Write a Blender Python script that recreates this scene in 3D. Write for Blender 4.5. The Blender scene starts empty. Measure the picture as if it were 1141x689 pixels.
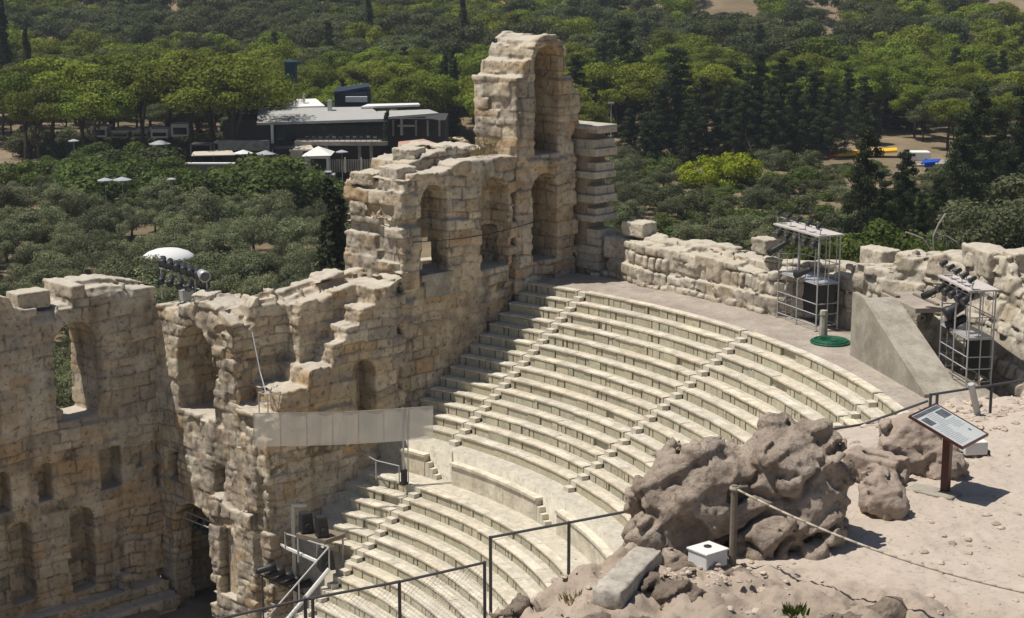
import bpy, math, random
import numpy as np
from mathutils import Vector, Matrix
random.seed(7)
rng = np.random.default_rng(11)
SC = bpy.context.scene
COL = SC.collection
PI = math.pi
R_ = math.radians

# ------------------------------------------------------------------ camera frame (solved from the photograph)
CAM = np.array([26.532, 58.043, 31.20])
YAW, PITCH, FPX, PW, PH = R_(-134.802), R_(11.836), 1891.0, 1141.0, 689.0
FW = np.array([math.cos(YAW) * math.cos(PITCH), math.sin(YAW) * math.cos(PITCH), -math.sin(PITCH)])
RT = np.array([math.sin(YAW), -math.cos(YAW), 0.0])
UPV = np.cross(RT, FW)
FH = np.array([math.cos(YAW), math.sin(YAW), 0.0])       # forward, horizontal

def ray(x, y):
    d = FW * FPX + RT * (x - PW / 2) + UPV * (PH / 2 - y)
    return d / np.linalg.norm(d)
def at_z(x, y, z):
    d = ray(x, y); return CAM + d * ((z - CAM[2]) / d[2])
def at_x(x, y, X):
    d = ray(x, y); return CAM + d * ((X - CAM[0]) / d[0])
def at_y(x, y, Y):
    d = ray(x, y); return CAM + d * ((Y - CAM[1]) / d[1])
def at_v(x, y, v):
    d = ray(x, y); return CAM + d * (v / (d @ FH))
def at_r(x, y, R):
    d = ray(x, y); a = d[0]**2 + d[1]**2; b = 2 * (CAM[0]*d[0] + CAM[1]*d[1]); c = CAM[0]**2 + CAM[1]**2 - R*R
    return CAM + d * ((-b + math.sqrt(b*b - 4*a*c)) / 2 / a)
def uv(u, v, z=0.0):
    p = CAM + RT * u + FH * v; p[2] = z; return p
def pix(P):
    d = np.asarray(P, float) - CAM; z = d @ FW
    return PW/2 + FPX * (d @ RT) / z, PH/2 - FPX * (d @ UPV) / z
def height_to(P, y):
    """height of a vertical pole standing at P whose top is seen at picture row y"""
    lo, hi = 0.0, 60.0
    for _ in range(50):
        m = (lo + hi) / 2
        if pix([P[0], P[1], P[2] + m])[1] > y: lo = m
        else: hi = m
    return lo

# ------------------------------------------------------------------ noise
def hash3(ix, iy, iz, seed=0):
    h = (ix.astype(np.int64) * 374761393 + iy.astype(np.int64) * 668265263 + iz.astype(np.int64) * 1274126177 + seed * 974634777) & 0xFFFFFFFF
    h = ((h ^ (h >> 13)) * 1274126177) & 0xFFFFFFFF
    h = ((h ^ (h >> 16)) * 2246822519) & 0xFFFFFFFF
    return ((h ^ (h >> 15)) & 0xFFFFFF).astype(np.float32) / 16777215.0
def vnoise(x, y, z, seed=0):
    fx, fy, fz = np.floor(x), np.floor(y), np.floor(z)
    tx, ty, tz = x - fx, y - fy, z - fz
    tx = tx*tx*(3-2*tx); ty = ty*ty*(3-2*ty); tz = tz*tz*(3-2*tz)
    ix, iy, iz = fx.astype(np.int64), fy.astype(np.int64), fz.astype(np.int64)
    r = 0
    for dx in (0, 1):
        wx = tx if dx else 1 - tx
        for dy in (0, 1):
            wy = ty if dy else 1 - ty
            for dz in (0, 1):
                wz = tz if dz else 1 - tz
                r = r + wx * wy * wz * hash3(ix + dx, iy + dy, iz + dz, seed)
    return r * 2 - 1
def fbm(x, y, z, oct=3, seed=0, ridged=False):
    r = 0; a = 1.0; s = 0
    for o in range(oct):
        n = vnoise(x * 2**o + 17.3*o, y * 2**o - 9.1*o, z * 2**o + 4.7*o, seed + o)
        if ridged: n = 1 - 2 * np.abs(n)
        r = r + a * n; s += a; a *= 0.5
    return r / s
def smooth(e0, e1, x):
    t = np.clip((x - e0) / (e1 - e0), 0, 1); return t*t*(3-2*t)

# ------------------------------------------------------------------ objects
def mesh_np(name, V, F, mat=None, col=None, smooth_shade=False):
    V = np.ascontiguousarray(V, np.float32); F = np.ascontiguousarray(F, np.int32)
    me = bpy.data.meshes.new(name)
    n, k = F.shape
    me.vertices.add(len(V)); me.vertices.foreach_set('co', V.ravel())
    me.loops.add(n * k); me.loops.foreach_set('vertex_index', F.ravel())
    me.polygons.add(n); me.polygons.foreach_set('loop_start', np.arange(0, n*k, k, dtype=np.int32))
    if smooth_shade: me.polygons.foreach_set('use_smooth', np.ones(n, bool))
    me.update(calc_edges=True)
    if col is not None:
        a = me.color_attributes.new('Tint', 'FLOAT_COLOR', 'POINT')
        c = np.ones((len(V), 4), np.float32); c[:, :3] = col; a.data.foreach_set('color', c.ravel())
    if mat: me.materials.append(mat)
    return me
def link(name, me, parent=None):
    o = bpy.data.objects.new(name, me); COL.objects.link(o)
    if parent is not None: o.parent = parent
    return o
def tag(o, label=None, cat=None, group=None, kind=None):
    if label: o['label'] = label
    if cat: o['category'] = cat
    if group: o['group'] = group
    if kind: o['kind'] = kind
    return o
def thing(name, label, cat, loc=(0, 0, 0), group=None, rz=0.0):
    o = bpy.data.objects.new(name, None); o.empty_display_size = 0.3; COL.objects.link(o)
    o.location = [float(c) for c in loc]; o.rotation_euler.z = rz
    return tag(o, label, cat, group)
def copy_tree(o, parent=None):
    c = o.copy(); COL.objects.link(c)
    if parent is not None: c.parent = parent
    for ch in o.children: copy_tree(ch, c)
    return c

class MB:
    """collects simple solids; build() links them as ONE mesh object"""
    def __init__(s): s.v = []; s.f = []; s.c = []; s.has = False
    def add(s, vs, fs, c=None):
        n = len(s.v); s.v += [tuple(float(a) for a in p) for p in vs]
        for f in fs: s.f.append([n + i for i in f]); s.c.append(c)
        if c is not None: s.has = True
    def hexa(s, b, t, c=None):
        s.add(list(b) + list(t), [(3,2,1,0),(4,5,6,7),(0,1,5,4),(1,2,6,5),(2,3,7,6),(3,0,4,7)], c)
    def box(s, p0, p1, c=None):
        x0,y0,z0 = p0; x1,y1,z1 = p1
        s.hexa([(x0,y0,z0),(x1,y0,z0),(x1,y1,z0),(x0,y1,z0)], [(x0,y0,z1),(x1,y0,z1),(x1,y1,z1),(x0,y1,z1)], c)
    def obox(s, ctr, ax, ay, az, c=None):
        ctr, ax, ay, az = [np.asarray(q, float) for q in (ctr, ax, ay, az)]
        b = [ctr - ax - ay - az, ctr + ax - ay - az, ctr + ax + ay - az, ctr - ax + ay - az]
        s.hexa(b, [p + 2*az for p in b], c)
    def tube(s, p0, p1, r0, r1=None, n=8, c=None):
        p0 = np.asarray(p0, float); p1 = np.asarray(p1, float); r1 = r0 if r1 is None else r1
        d = p1 - p0; d /= np.linalg.norm(d) + 1e-9
        a = np.cross(d, [0, 0, 1.0] if abs(d[2]) < .9 else [1.0, 0, 0]); a /= np.linalg.norm(a); b = np.cross(d, a)
        vs = []
        for p, r in ((p0, r0), (p1, r1)):
            for i in range(n):
                t = 2*PI*i/n; vs.append(p + (a*math.cos(t) + b*math.sin(t))*r)
        fs = [(i, (i+1) % n, n + (i+1) % n, n + i) for i in range(n)] + [tuple(range(n-1, -1, -1)), tuple(range(n, 2*n))]
        s.add(vs, fs, c)
    def poly(s, pts, r, n=6):
        for a, b in zip(pts[:-1], pts[1:]): s.tube(a, b, r, r, n)
    def lathe(s, ctr, prof, n=16, axis=None):
        """prof: (radius, height) list about axis"""
        ctr = np.asarray(ctr, float); d = np.array([0,0,1.0]) if axis is None else np.asarray(axis, float)/np.linalg.norm(axis)
        a = np.cross(d, [0,0,1.0] if abs(d[2]) < .9 else [1.0,0,0]); a /= np.linalg.norm(a); b = np.cross(d, a)
        vs = [ctr + d*h + (a*math.cos(2*PI*i/n) + b*math.sin(2*PI*i/n))*r for r, h in prof for i in range(n)]
        m = len(prof); fs = [(j*n+i, j*n+(i+1) % n, (j+1)*n+(i+1) % n, (j+1)*n+i) for j in range(m-1) for i in range(n)]
        fs += [tuple(range(n-1, -1, -1)), tuple((m-1)*n + i for i in range(n))]
        s.add(vs, fs)
    def arc(s, r0, r1, z0, z1, a0, a1, step=R_(1.2), c=None):
        """ring sector about the theatre's centre; angle from west toward north"""
        n = max(1, int(math.ceil(abs(a1-a0)/step))); vs = []
        for i in range(n+1):
            a = a0 + (a1-a0)*i/n; ca, sa = -math.cos(a), math.sin(a)
            vs += [(r0*ca, r0*sa, z0), (r1*ca, r1*sa, z0), (r1*ca, r1*sa, z1), (r0*ca, r0*sa, z1)]
        fs = [(0,1,2,3), (4*n+3, 4*n+2, 4*n+1, 4*n)]
        for i in range(n):
            for j in range(4): fs.append((4*i+j, 4*(i+1)+j, 4*(i+1)+(j+1) % 4, 4*i+(j+1) % 4))
        s.add(vs, fs, c)
    def build(s, name, mat, parent=None, smooth_shade=False, bevel=0.0):
        me = bpy.data.meshes.new(name)
        off = np.zeros(3)
        V = np.array(s.v, float)
        if parent is not None:
            q = parent
            while q is not None: off = off + np.array(q.location); q = q.parent
        else: off = np.array([V[:,0].mean(), V[:,1].mean(), V[:,2].min()])
        me.from_pydata((V - off).tolist(), [], s.f)
        if True:
            a = me.color_attributes.new('Tint', 'FLOAT_COLOR', 'CORNER')
            arr = np.concatenate([np.tile(np.array(list(c if c is not None else (1,1,1)) + [1.0], np.float32), (len(f), 1)) for f, c in zip(s.f, s.c)])
            a.data.foreach_set('color', arr.ravel())
        if mat: me.materials.append(mat)
        if smooth_shade:
            for p in me.polygons: p.use_smooth = True
        me.update()
        o = link(name, me, parent)
        if parent is None: o.location = off.tolist()
        if bevel:
            b = o.modifiers.new('bevel', 'BEVEL'); b.width = bevel; b.segments = 2; b.limit_method = 'ANGLE'
        return o

# ------------------------------------------------------------------ materials
def mat(name, base, rough=0.85, var=0.15, scale=3.0, bump=0.3, bscale=12.0, tint=False, top=None, pits=0.0, spec=0.25, second=None, sscale=0.6, metal=0.0, objrand=0.0, coord='Object', bdist=0.03):
    m = bpy.data.materials.new(name); m.use_nodes = True
    nt = m.node_tree; N = nt.nodes; L = nt.links; bs = N['Principled BSDF']
    bs.inputs['Roughness'].default_value = rough; bs.inputs['Metallic'].default_value = metal
    bs.inputs['Specular IOR Level'].default_value = spec
    tc = N.new('ShaderNodeTexCoord'); geo = N.new('ShaderNodeNewGeometry')
    co = geo.outputs['Position'] if coord == 'World' else tc.outputs[coord]
    def noise(sc, det=4.0, ro=0.6):
        n = N.new('ShaderNodeTexNoise'); n.inputs['Scale'].default_value = sc; n.inputs['Detail'].default_value = det; n.inputs['Roughness'].default_value = ro
        L.new(co, n.inputs['Vector']); return n.outputs['Fac']
    def mix(blend, fac, a, b):
        x = N.new('ShaderNodeMix'); x.data_type = 'RGBA'; x.blend_type = blend
        for s, val in (('Factor', fac), ('A', a), ('B', b)):
            sock = [i for i in x.inputs if i.name == s and (i.type == 'RGBA' or s == 'Factor')][0]
            if hasattr(val, 'is_output'): L.new(val, sock)
            elif s == 'Factor': sock.default_value = val
            else: sock.default_value = (*val, 1) if not isinstance(val, (int, float)) else (val, val, val, 1)
        return [o for o in x.outputs if o.type == 'RGBA'][0]
    def ramp(f, lo, hi, a=0.0, b=1.0):
        r = N.new('ShaderNodeMapRange'); r.inputs['From Min'].default_value = lo; r.inputs['From Max'].default_value = hi
        r.inputs['To Min'].default_value = a; r.inputs['To Max'].default_value = b; L.new(f, r.inputs['Value']); return r.outputs['Result']
    c = None
    if tint:
        at = N.new('ShaderNodeAttribute'); at.attribute_name = 'Tint'; c = mix('MULTIPLY', 1.0, base, at.outputs['Color'])
    else:
        rgb = N.new('ShaderNodeRGB'); rgb.outputs[0].default_value = (*base, 1); c = rgb.outputs[0]
    if second is not None: c = mix('MIX', ramp(noise(sscale), .42, .62), c, second)
    if var:
        v = N.new('ShaderNodeCombineColor'); r = ramp(noise(scale, 6.0, .7), .25, .75, 1 - var, 1 + var)
        for i in range(3): L.new(r, v.inputs[i])
        c = mix('MULTIPLY', 1.0, c, v.outputs[0])
    if pits:
        v = N.new('ShaderNodeCombineColor'); r = ramp(noise(bscale*.55, 5.0, .65), .36, .46, 1 - pits, 1.0)
        for i in range(3): L.new(r, v.inputs[i])
        c = mix('MULTIPLY', 1.0, c, v.outputs[0])
    if objrand:
        oi = N.new('ShaderNodeObjectInfo'); hs = N.new('ShaderNodeHueSaturation')
        L.new(ramp(oi.outputs['Random'], 0, 1, .5 - objrand*.025, .5 + objrand*.06), hs.inputs['Hue'])
        mlt = N.new('ShaderNodeMath'); mlt.operation = 'MULTIPLY'; mlt.inputs[1].default_value = 7.31; L.new(oi.outputs['Random'], mlt.inputs[0])
        fr = N.new('ShaderNodeMath'); fr.operation = 'FRACT'; L.new(mlt.outputs[0], fr.inputs[0])
        L.new(ramp(fr.outputs[0], 0, 1, 1 - objrand, 1 + objrand), hs.inputs['Value'])
        L.new(c, hs.inputs['Color']); c = hs.outputs['Color']
    if top is not None:
        sx = N.new('ShaderNodeSeparateXYZ'); L.new(geo.outputs['Normal'], sx.inputs[0])
        c = mix('MIX', ramp(sx.outputs['Z'], .45, .9, 0, .8), c, top)
    L.new(c, bs.inputs['Base Color'])
    if bump:
        bp = N.new('ShaderNodeBump'); bp.inputs['Strength'].default_value = bump; bp.inputs['Distance'].default_value = bdist
        L.new(noise(bscale, 8.0, .7), bp.inputs['Height']); L.new(bp.outputs['Normal'], bs.inputs['Normal'])
    return m
def leafmat(name, base, objrand=.25, trans=.38):
    m = mat(name, base, rough=.7, var=.0, bump=0, tint=True, objrand=objrand, spec=.2)
    nt = m.node_tree; N = nt.nodes; L = nt.links; bs = N['Principled BSDF']; out = N['Material Output']
    src = bs.inputs['Base Color'].links[0].from_socket
    tr = N.new('ShaderNodeBsdfTranslucent'); L.new(src, tr.inputs['Color'])
    mx = N.new('ShaderNodeMixShader'); mx.inputs[0].default_value = trans
    L.new(bs.outputs[0], mx.inputs[1]); L.new(tr.outputs[0], mx.inputs[2]); L.new(mx.outputs[0], out.inputs['Surface'])
    return m

M = {}
M['wall'] = mat('ashlar limestone', (1, 1, 1), .92, .30, 1.5, .7, 8, pits=.5, tint=True, top=(.47, .43, .36), coord='World', bdist=.06)
M['rubble'] = mat('rubble limestone', (1, 1, 1), .93, .25, 2.0, .8, 8, pits=.4, tint=True, top=(.47, .425, .345), coord='World', bdist=.05)
M['slab'] = mat('pale marble slab', (.635, .58, .465), .75, .2, 2.2, .35, 14, pits=.22, tint=True, coord='World', second=(.47, .42, .335), sscale=1.3)
M['riser'] = mat('yellowish marble riser', (.47, .43, .315), .8, .22, 2.3, .35, 12, pits=.25, tint=True, coord='World')
M['bank'] = mat('worn marble tread', (.49, .45, .365), .85, .25, 2.0, .4, 10, pits=.25, coord='World')
M['stair'] = mat('white marble step', (.54, .495, .405), .7, .12, 2.5, .25, 10, coord='World')
M['paving'] = mat('walkway paving', (.36, .315, .265), .9, .22, 1.4, .4, 12, pits=.25, coord='World', second=(.31, .265, .225), sscale=.5)
M['stagefloor'] = mat('stage floor', (.22, .18, .14), .9, .3, .8, .3, 8, coord='World')
M['brownstone'] = mat('brown stone core', (.33, .26, .185), .92, .3, 1.6, .6, 9, pits=.35, coord='World')
M['greyblock'] = mat('grey stone course', (.45, .41, .34), .9, .25, 2, .5, 10, pits=.35, tint=True, coord='World')
M['concrete'] = mat('grey concrete', (.36, .33, .275), .88, .2, 2.2, .3, 16, pits=.15, coord='World', second=(.26, .235, .19), sscale=.9)
M['sand'] = mat('packed pinkish earth', (.475, .405, .335), .95, .13, 1.6, .6, 26, pits=.22, tint=True, coord='World', bdist=.02)
M['rock'] = mat('brown grey limestone rock', (.325, .262, .208), .92, .34, 3.0, 1.0, 18, pits=.35, coord='World', second=(.42, .35, .285), sscale=1.1, bdist=.06)
M['ledge'] = mat('brown bedrock', (.235, .185, .145), .92, .35, 3.0, 1.0, 15, pits=.4, coord='World', second=(.315, .255, .205), sscale=1.4, bdist=.07)
M['palerock'] = mat('pale pinkish limestone rock', (.345, .278, .228), .92, .2, 3, .8, 16, pits=.2, coord='World', bdist=.04)
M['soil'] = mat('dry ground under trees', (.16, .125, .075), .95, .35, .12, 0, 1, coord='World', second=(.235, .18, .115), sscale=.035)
M['steel'] = mat('galvanised steel', (.42, .42, .42), .5, .1, 5, 0, metal=.3, spec=.5)
M['darksteel'] = mat('dark painted steel', (.055, .055, .06), .55, .1, 5, 0, spec=.4)
M['black'] = mat('black housing', (.022, .022, .026), .5, .15, 5, .0, spec=.4)
M['silver'] = mat('silver housing', (.5, .5, .5), .4, .1, 5, 0, metal=.4, spec=.5)
M['glass'] = mat('lamp glass', (.05, .055, .065), .25, .1, 3, 0, spec=.6)
M['tin'] = mat('weathered tin roof', (.48, .44, .41), .75, .15, 2, .1, 6)
M['darknet'] = mat('dark net', (.05, .048, .045), .9, .2, 3, .1, 20)
M['wood'] = mat('weathered wood', (.20, .165, .125), .85, .2, 6, .4, 25)
M['rope'] = mat('pale rope', (.46, .40, .32), .9, .15, 20, .5, 60)
M['brown'] = mat('dark red brown painted metal', (.075, .026, .022), .45, .12, 6, .05, 30, spec=.4)
M['print'] = mat('printed panel', (.50, .52, .50), .35, .07, 4, 0, spec=.45)
M['ink'] = mat('dark print', (.10, .11, .12), .4, .5, 9, 0, spec=.45)
M['inkmid'] = mat('faint print', (.30, .33, .35), .4, .15, 40, 0, spec=.45)
M['white'] = mat('white painted box', (.66, .65, .63), .7, .08, 5, .15, 30)
M['greystone'] = mat('grey cut stone', (.37, .335, .285), .88, .25, 4, .5, 22, pits=.25, second=(.43, .39, .33), sscale=2)
M['green'] = mat('green hose', (.012, .10, .052), .5, .25, 8, 0, spec=.4)
M['deadwood'] = mat('bleached dead wood', (.33, .29, .24), .9, .25, 4, .3, 12)
M['bark'] = mat('bark', (.085, .062, .045), .95, .3, 3, 0)
M['oldbark'] = mat('greyish bark', (.11, .095, .075), .95, .3, 3, 0)
M['roofgrey'] = mat('grey roof', (.36, .355, .335), .7, .08, .4, 0, coord='World')
M['roofwhite'] = mat('white roof', (.72, .71, .68), .6, .06, .5, 0, coord='World')
M['navy'] = mat('dark blue cladding', (.018, .030, .055), .6, .15, .6, 0, coord='World')
M['teal'] = mat('dark teal chimney', (.012, .05, .075), .5, .1, .8, 0, coord='World')
M['darkwall'] = mat('dark wall', (.055, .050, .048), .8, .2, .6, 0, coord='World')
M['window'] = mat('dark window glass', (.012, .018, .026), .12, 0, 1, 0, spec=.6)
M['cream'] = mat('cream render', (.50, .45, .37), .85, .08, .7, 0, coord='World')
M['whitewall'] = mat('white render', (.70, .68, .64), .8, .06, .7, 0, coord='World')
M['canvas'] = mat('white canvas', (.62, .62, .61), .85, .04, 1, 0)
M['shadedcanvas'] = mat('shaded white canvas', (.34, .35, .37), .85, .05, 1, 0)  # white parasol cloth with the pines' bluish shade painted into its colour
M['tiles'] = mat('faded pink roof', (.42, .25, .19), .85, .15, 1.2, 0, coord='World')
M['yellow'] = mat('yellow awning', (.75, .42, .02), .7, .06, 1, 0)
M['red'] = mat('red awning end', (.55, .075, .02), .7, .06, 1, 0)
M['blue'] = mat('blue awning', (.012, .075, .42), .6, .08, 1, 0)
M['asphalt'] = mat('pale asphalt', (.30, .28, .25), .9, .12, .1, 0, coord='World')
M['pine'] = leafmat('pine needles', (.165, .198, .022), .36)
M['pinedark'] = leafmat('dark pine needles', (.095, .112, .046), .32)
M['olive'] = leafmat('olive leaves', (.172, .190, .102), .36)
M['cypress'] = leafmat('cypress foliage', (.050, .068, .030), .25)
M['conifer'] = leafmat('dark conifer foliage', (.043, .060, .024), .25)
M['bush'] = leafmat('green bush leaves', (.095, .13, .028), .25)
M['gorse'] = leafmat('yellow green leaves', (.29, .34, .014), .04)
M['dry'] = leafmat('dry grass', (.30, .24, .14), .2)
M['ivy'] = leafmat('dark green scrub', (.11, .125, .055), .34)
# ------------------------------------------------------------------ solids from distance fields
def surface_nets(F, org, h):
    ins = F < 0
    s = ins.shape
    cnt = np.zeros((s[0]-1, s[1]-1, s[2]-1), np.int8)
    for a in (0, 1):
        for b in (0, 1):
            for c in (0, 1): cnt += ins[a:s[0]-1+a, b:s[1]-1+b, c:s[2]-1+c]
    act = np.argwhere((cnt > 0) & (cnt < 8))
    idx = -np.ones(cnt.shape, np.int32); idx[act[:,0], act[:,1], act[:,2]] = np.arange(len(act), dtype=np.int32)
    acc = np.zeros((len(act), 3), np.float32); num = np.zeros(len(act), np.float32)
    corners = [(a, b, c) for a in (0, 1) for b in (0, 1) for c in (0, 1)]
    val = {k: F[act[:,0]+k[0], act[:,1]+k[1], act[:,2]+k[2]] for k in corners}
    for k in corners:
        for ax in range(3):
            if k[ax] == 0:
                k2 = list(k); k2[ax] = 1; k2 = tuple(k2)
                a, b = val[k], val[k2]; m = (a < 0) != (b < 0)
                t = np.where(m, a / np.where(m, a - b, 1), 0)
                p = np.tile(np.array(k, np.float32), (len(act), 1)); p[:, ax] = t
                acc += p * m[:, None]; num += m
    V = (act + acc / num[:, None]) * h + np.asarray(org, np.float32)
    quads = []
    for ax in range(3):
        sl0 = [slice(None)]*3; sl1 = [slice(None)]*3
        sl0[ax] = slice(0, s[ax]-1); sl1[ax] = slice(1, s[ax])
        A = ins[tuple(sl0)]; B = ins[tuple(sl1)]
        e = np.argwhere(A != B)
        o = [i for i in range(3) if i != ax]
        ok = (e[:, o[0]] > 0) & (e[:, o[1]] > 0) & (e[:, o[0]] < s[o[0]]-1) & (e[:, o[1]] < s[o[1]]-1)
        e = e[ok]; flip = A[e[:,0], e[:,1], e[:,2]]
        def cell(d0, d1):
            q = e.copy(); q[:, o[0]] += d0; q[:, o[1]] += d1
            return idx[q[:,0], q[:,1], q[:,2]]
        Q = np.stack([cell(-1,-1), cell(0,-1), cell(0,0), cell(-1,0)], 1)
        if ax == 1: flip = ~flip
        Q[~flip] = Q[~flip][:, ::-1]
        quads.append(Q)
    return V, np.concatenate(quads)

def poly2d(P, X, Y):
    """signed distance to a polygon"""
    P = np.asarray(P, np.float32); d = np.full(X.shape, 1e9, np.float32); s = np.zeros(X.shape, bool)
    n = len(P)
    for i in range(n):
        a, b = P[i], P[(i+1) % n]; e = b - a
        wx, wy = X - a[0], Y - a[1]; t = np.clip((wx*e[0] + wy*e[1]) / (e @ e + 1e-9), 0, 1)
        d = np.minimum(d, (wx - e[0]*t)**2 + (wy - e[1]*t)**2)
        c = (a[1] > Y) != (b[1] > Y)
        s ^= c & (X < (b[0]-a[0]) * (Y - a[1]) / (b[1] - a[1] + 1e-12) + a[0])
    d = np.sqrt(d); return np.where(s, -d, d)
def rect(u0, u1, z0, z1): return ('poly', [(u0,z0),(u1,z0),(u1,z1),(u0,z1)])
def arch(u0, u1, z0, z1): return ('arch', u0, u1, z0, z1)
def shape2d(S, X, Y):
    if S[0] == 'poly': return poly2d(S[1], X, Y)
    _, u0, u1, z0, z1 = S
    r = (u1-u0)/2; uc = (u0+u1)/2; zs = z1 - r
    d = poly2d([(u0,z0),(u1,z0),(u1,zs),(u0,zs)], X, Y)
    return np.minimum(d, np.hypot(X-uc, Y-zs) - r)

def outward(W, Q):
    p = W - W.mean(0); a, b, c = p[Q[:,0]], p[Q[:,1]], p[Q[:,2]]
    return Q if (a*np.cross(b, c)).sum() > 0 else Q[:, ::-1]

PAL = np.array([(.505,.415,.295),(.48,.38,.26),(.42,.345,.255),(.565,.485,.365),(.455,.33,.20),(.525,.44,.325),(.37,.315,.25),(.54,.46,.345),(.435,.35,.255)], np.float32)
GREYPAL = np.array([(.475,.415,.325),(.44,.375,.285),(.40,.35,.285),(.52,.465,.37),(.445,.375,.275),(.49,.435,.35)], np.float32)

def course_tab(z0, z1, seed):
    r = np.random.default_rng(seed); b = [z0]
    while b[-1] < z1: b.append(b[-1] + r.choice([.38,.46,.56,.68,.82]))
    return np.array(b)
def ashlar(u, d, z, tab, seed, wmean=1.1):
    wz = z; z = z + .11*vnoise(u*.8, d*.8, z*.5, seed+77) + .04*vnoise(u*2.1, d*2.1, z*1.5, seed+78); u = u + .10*vnoise(wz*1.1, d, u*.6, seed+79)
    c = np.clip(np.searchsorted(tab, z) - 1, 0, len(tab)-2)
    zj = np.minimum(z - tab[c], tab[c+1] - z)
    zero = np.zeros_like(c)
    w = wmean * (.6 + .95*hash3(c, zero, zero, seed)); off = 13.7*hash3(c, zero+1, zero, seed)
    def split(q, w, salt):
        t = q / w + off; i = np.floor(t).astype(np.int64)
        lo = i + .45*(hash3(i, c, zero+salt, seed)-.5); 
        i = np.where(t < lo, i-1, i)
        lo = i + .45*(hash3(i, c, zero+salt, seed)-.5); hi = i+1 + .45*(hash3(i+1, c, zero+salt, seed)-.5)
        i2 = np.where(t > hi, i+1, i); 
        lo = np.where(i2 != i, hi, lo); hi = np.where(i2 != i, i2+1 + .45*(hash3(i2+1, c, zero+salt, seed)-.5), hi)
        return i2, np.minimum(t-lo, hi-t)*w
    iu, ju = split(u, w, 3); idd, jd = split(d + .37, w*1.2, 7)
    rid = hash3(iu, idd, c, seed+5)
    return rid, np.minimum(np.minimum(zj, ju), jd), hash3(iu, idd, c, seed+9)
def cellular(u, d, z, sc, seed):
    """F1, F2 and id of jittered cells"""
    x, y, w = u/sc[0], d/sc[1], z/sc[2]
    fx, fy, fz = np.floor(x).astype(np.int64), np.floor(y).astype(np.int64), np.floor(w).astype(np.int64)
    f1 = np.full(x.shape, 9., np.float32); f2 = f1.copy(); rid = np.zeros_like(f1)
    for a in (-1,0,1):
        for b in (-1,0,1):
            for c in (-1,0,1):
                ix, iy, iz = fx+a, fy+b, fz+c
                px = ix + .1 + .8*hash3(ix,iy,iz,seed); py = iy + .1 + .8*hash3(ix,iy,iz,seed+1); pz = iz + .15 + .7*hash3(ix,iy,iz,seed+2)
                dd = np.maximum(np.maximum(np.abs(x-px), np.abs(y-py)), np.abs(w-pz))*.6 + .4*np.sqrt((x-px)**2+(y-py)**2+(w-pz)**2)
                m = dd < f1
                f2 = np.where(m, f1, np.minimum(f2, dd)); rid = np.where(m, hash3(ix,iy,iz,seed+3), rid); f1 = np.where(m, dd, f1)
    return f1, f2, rid

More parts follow.
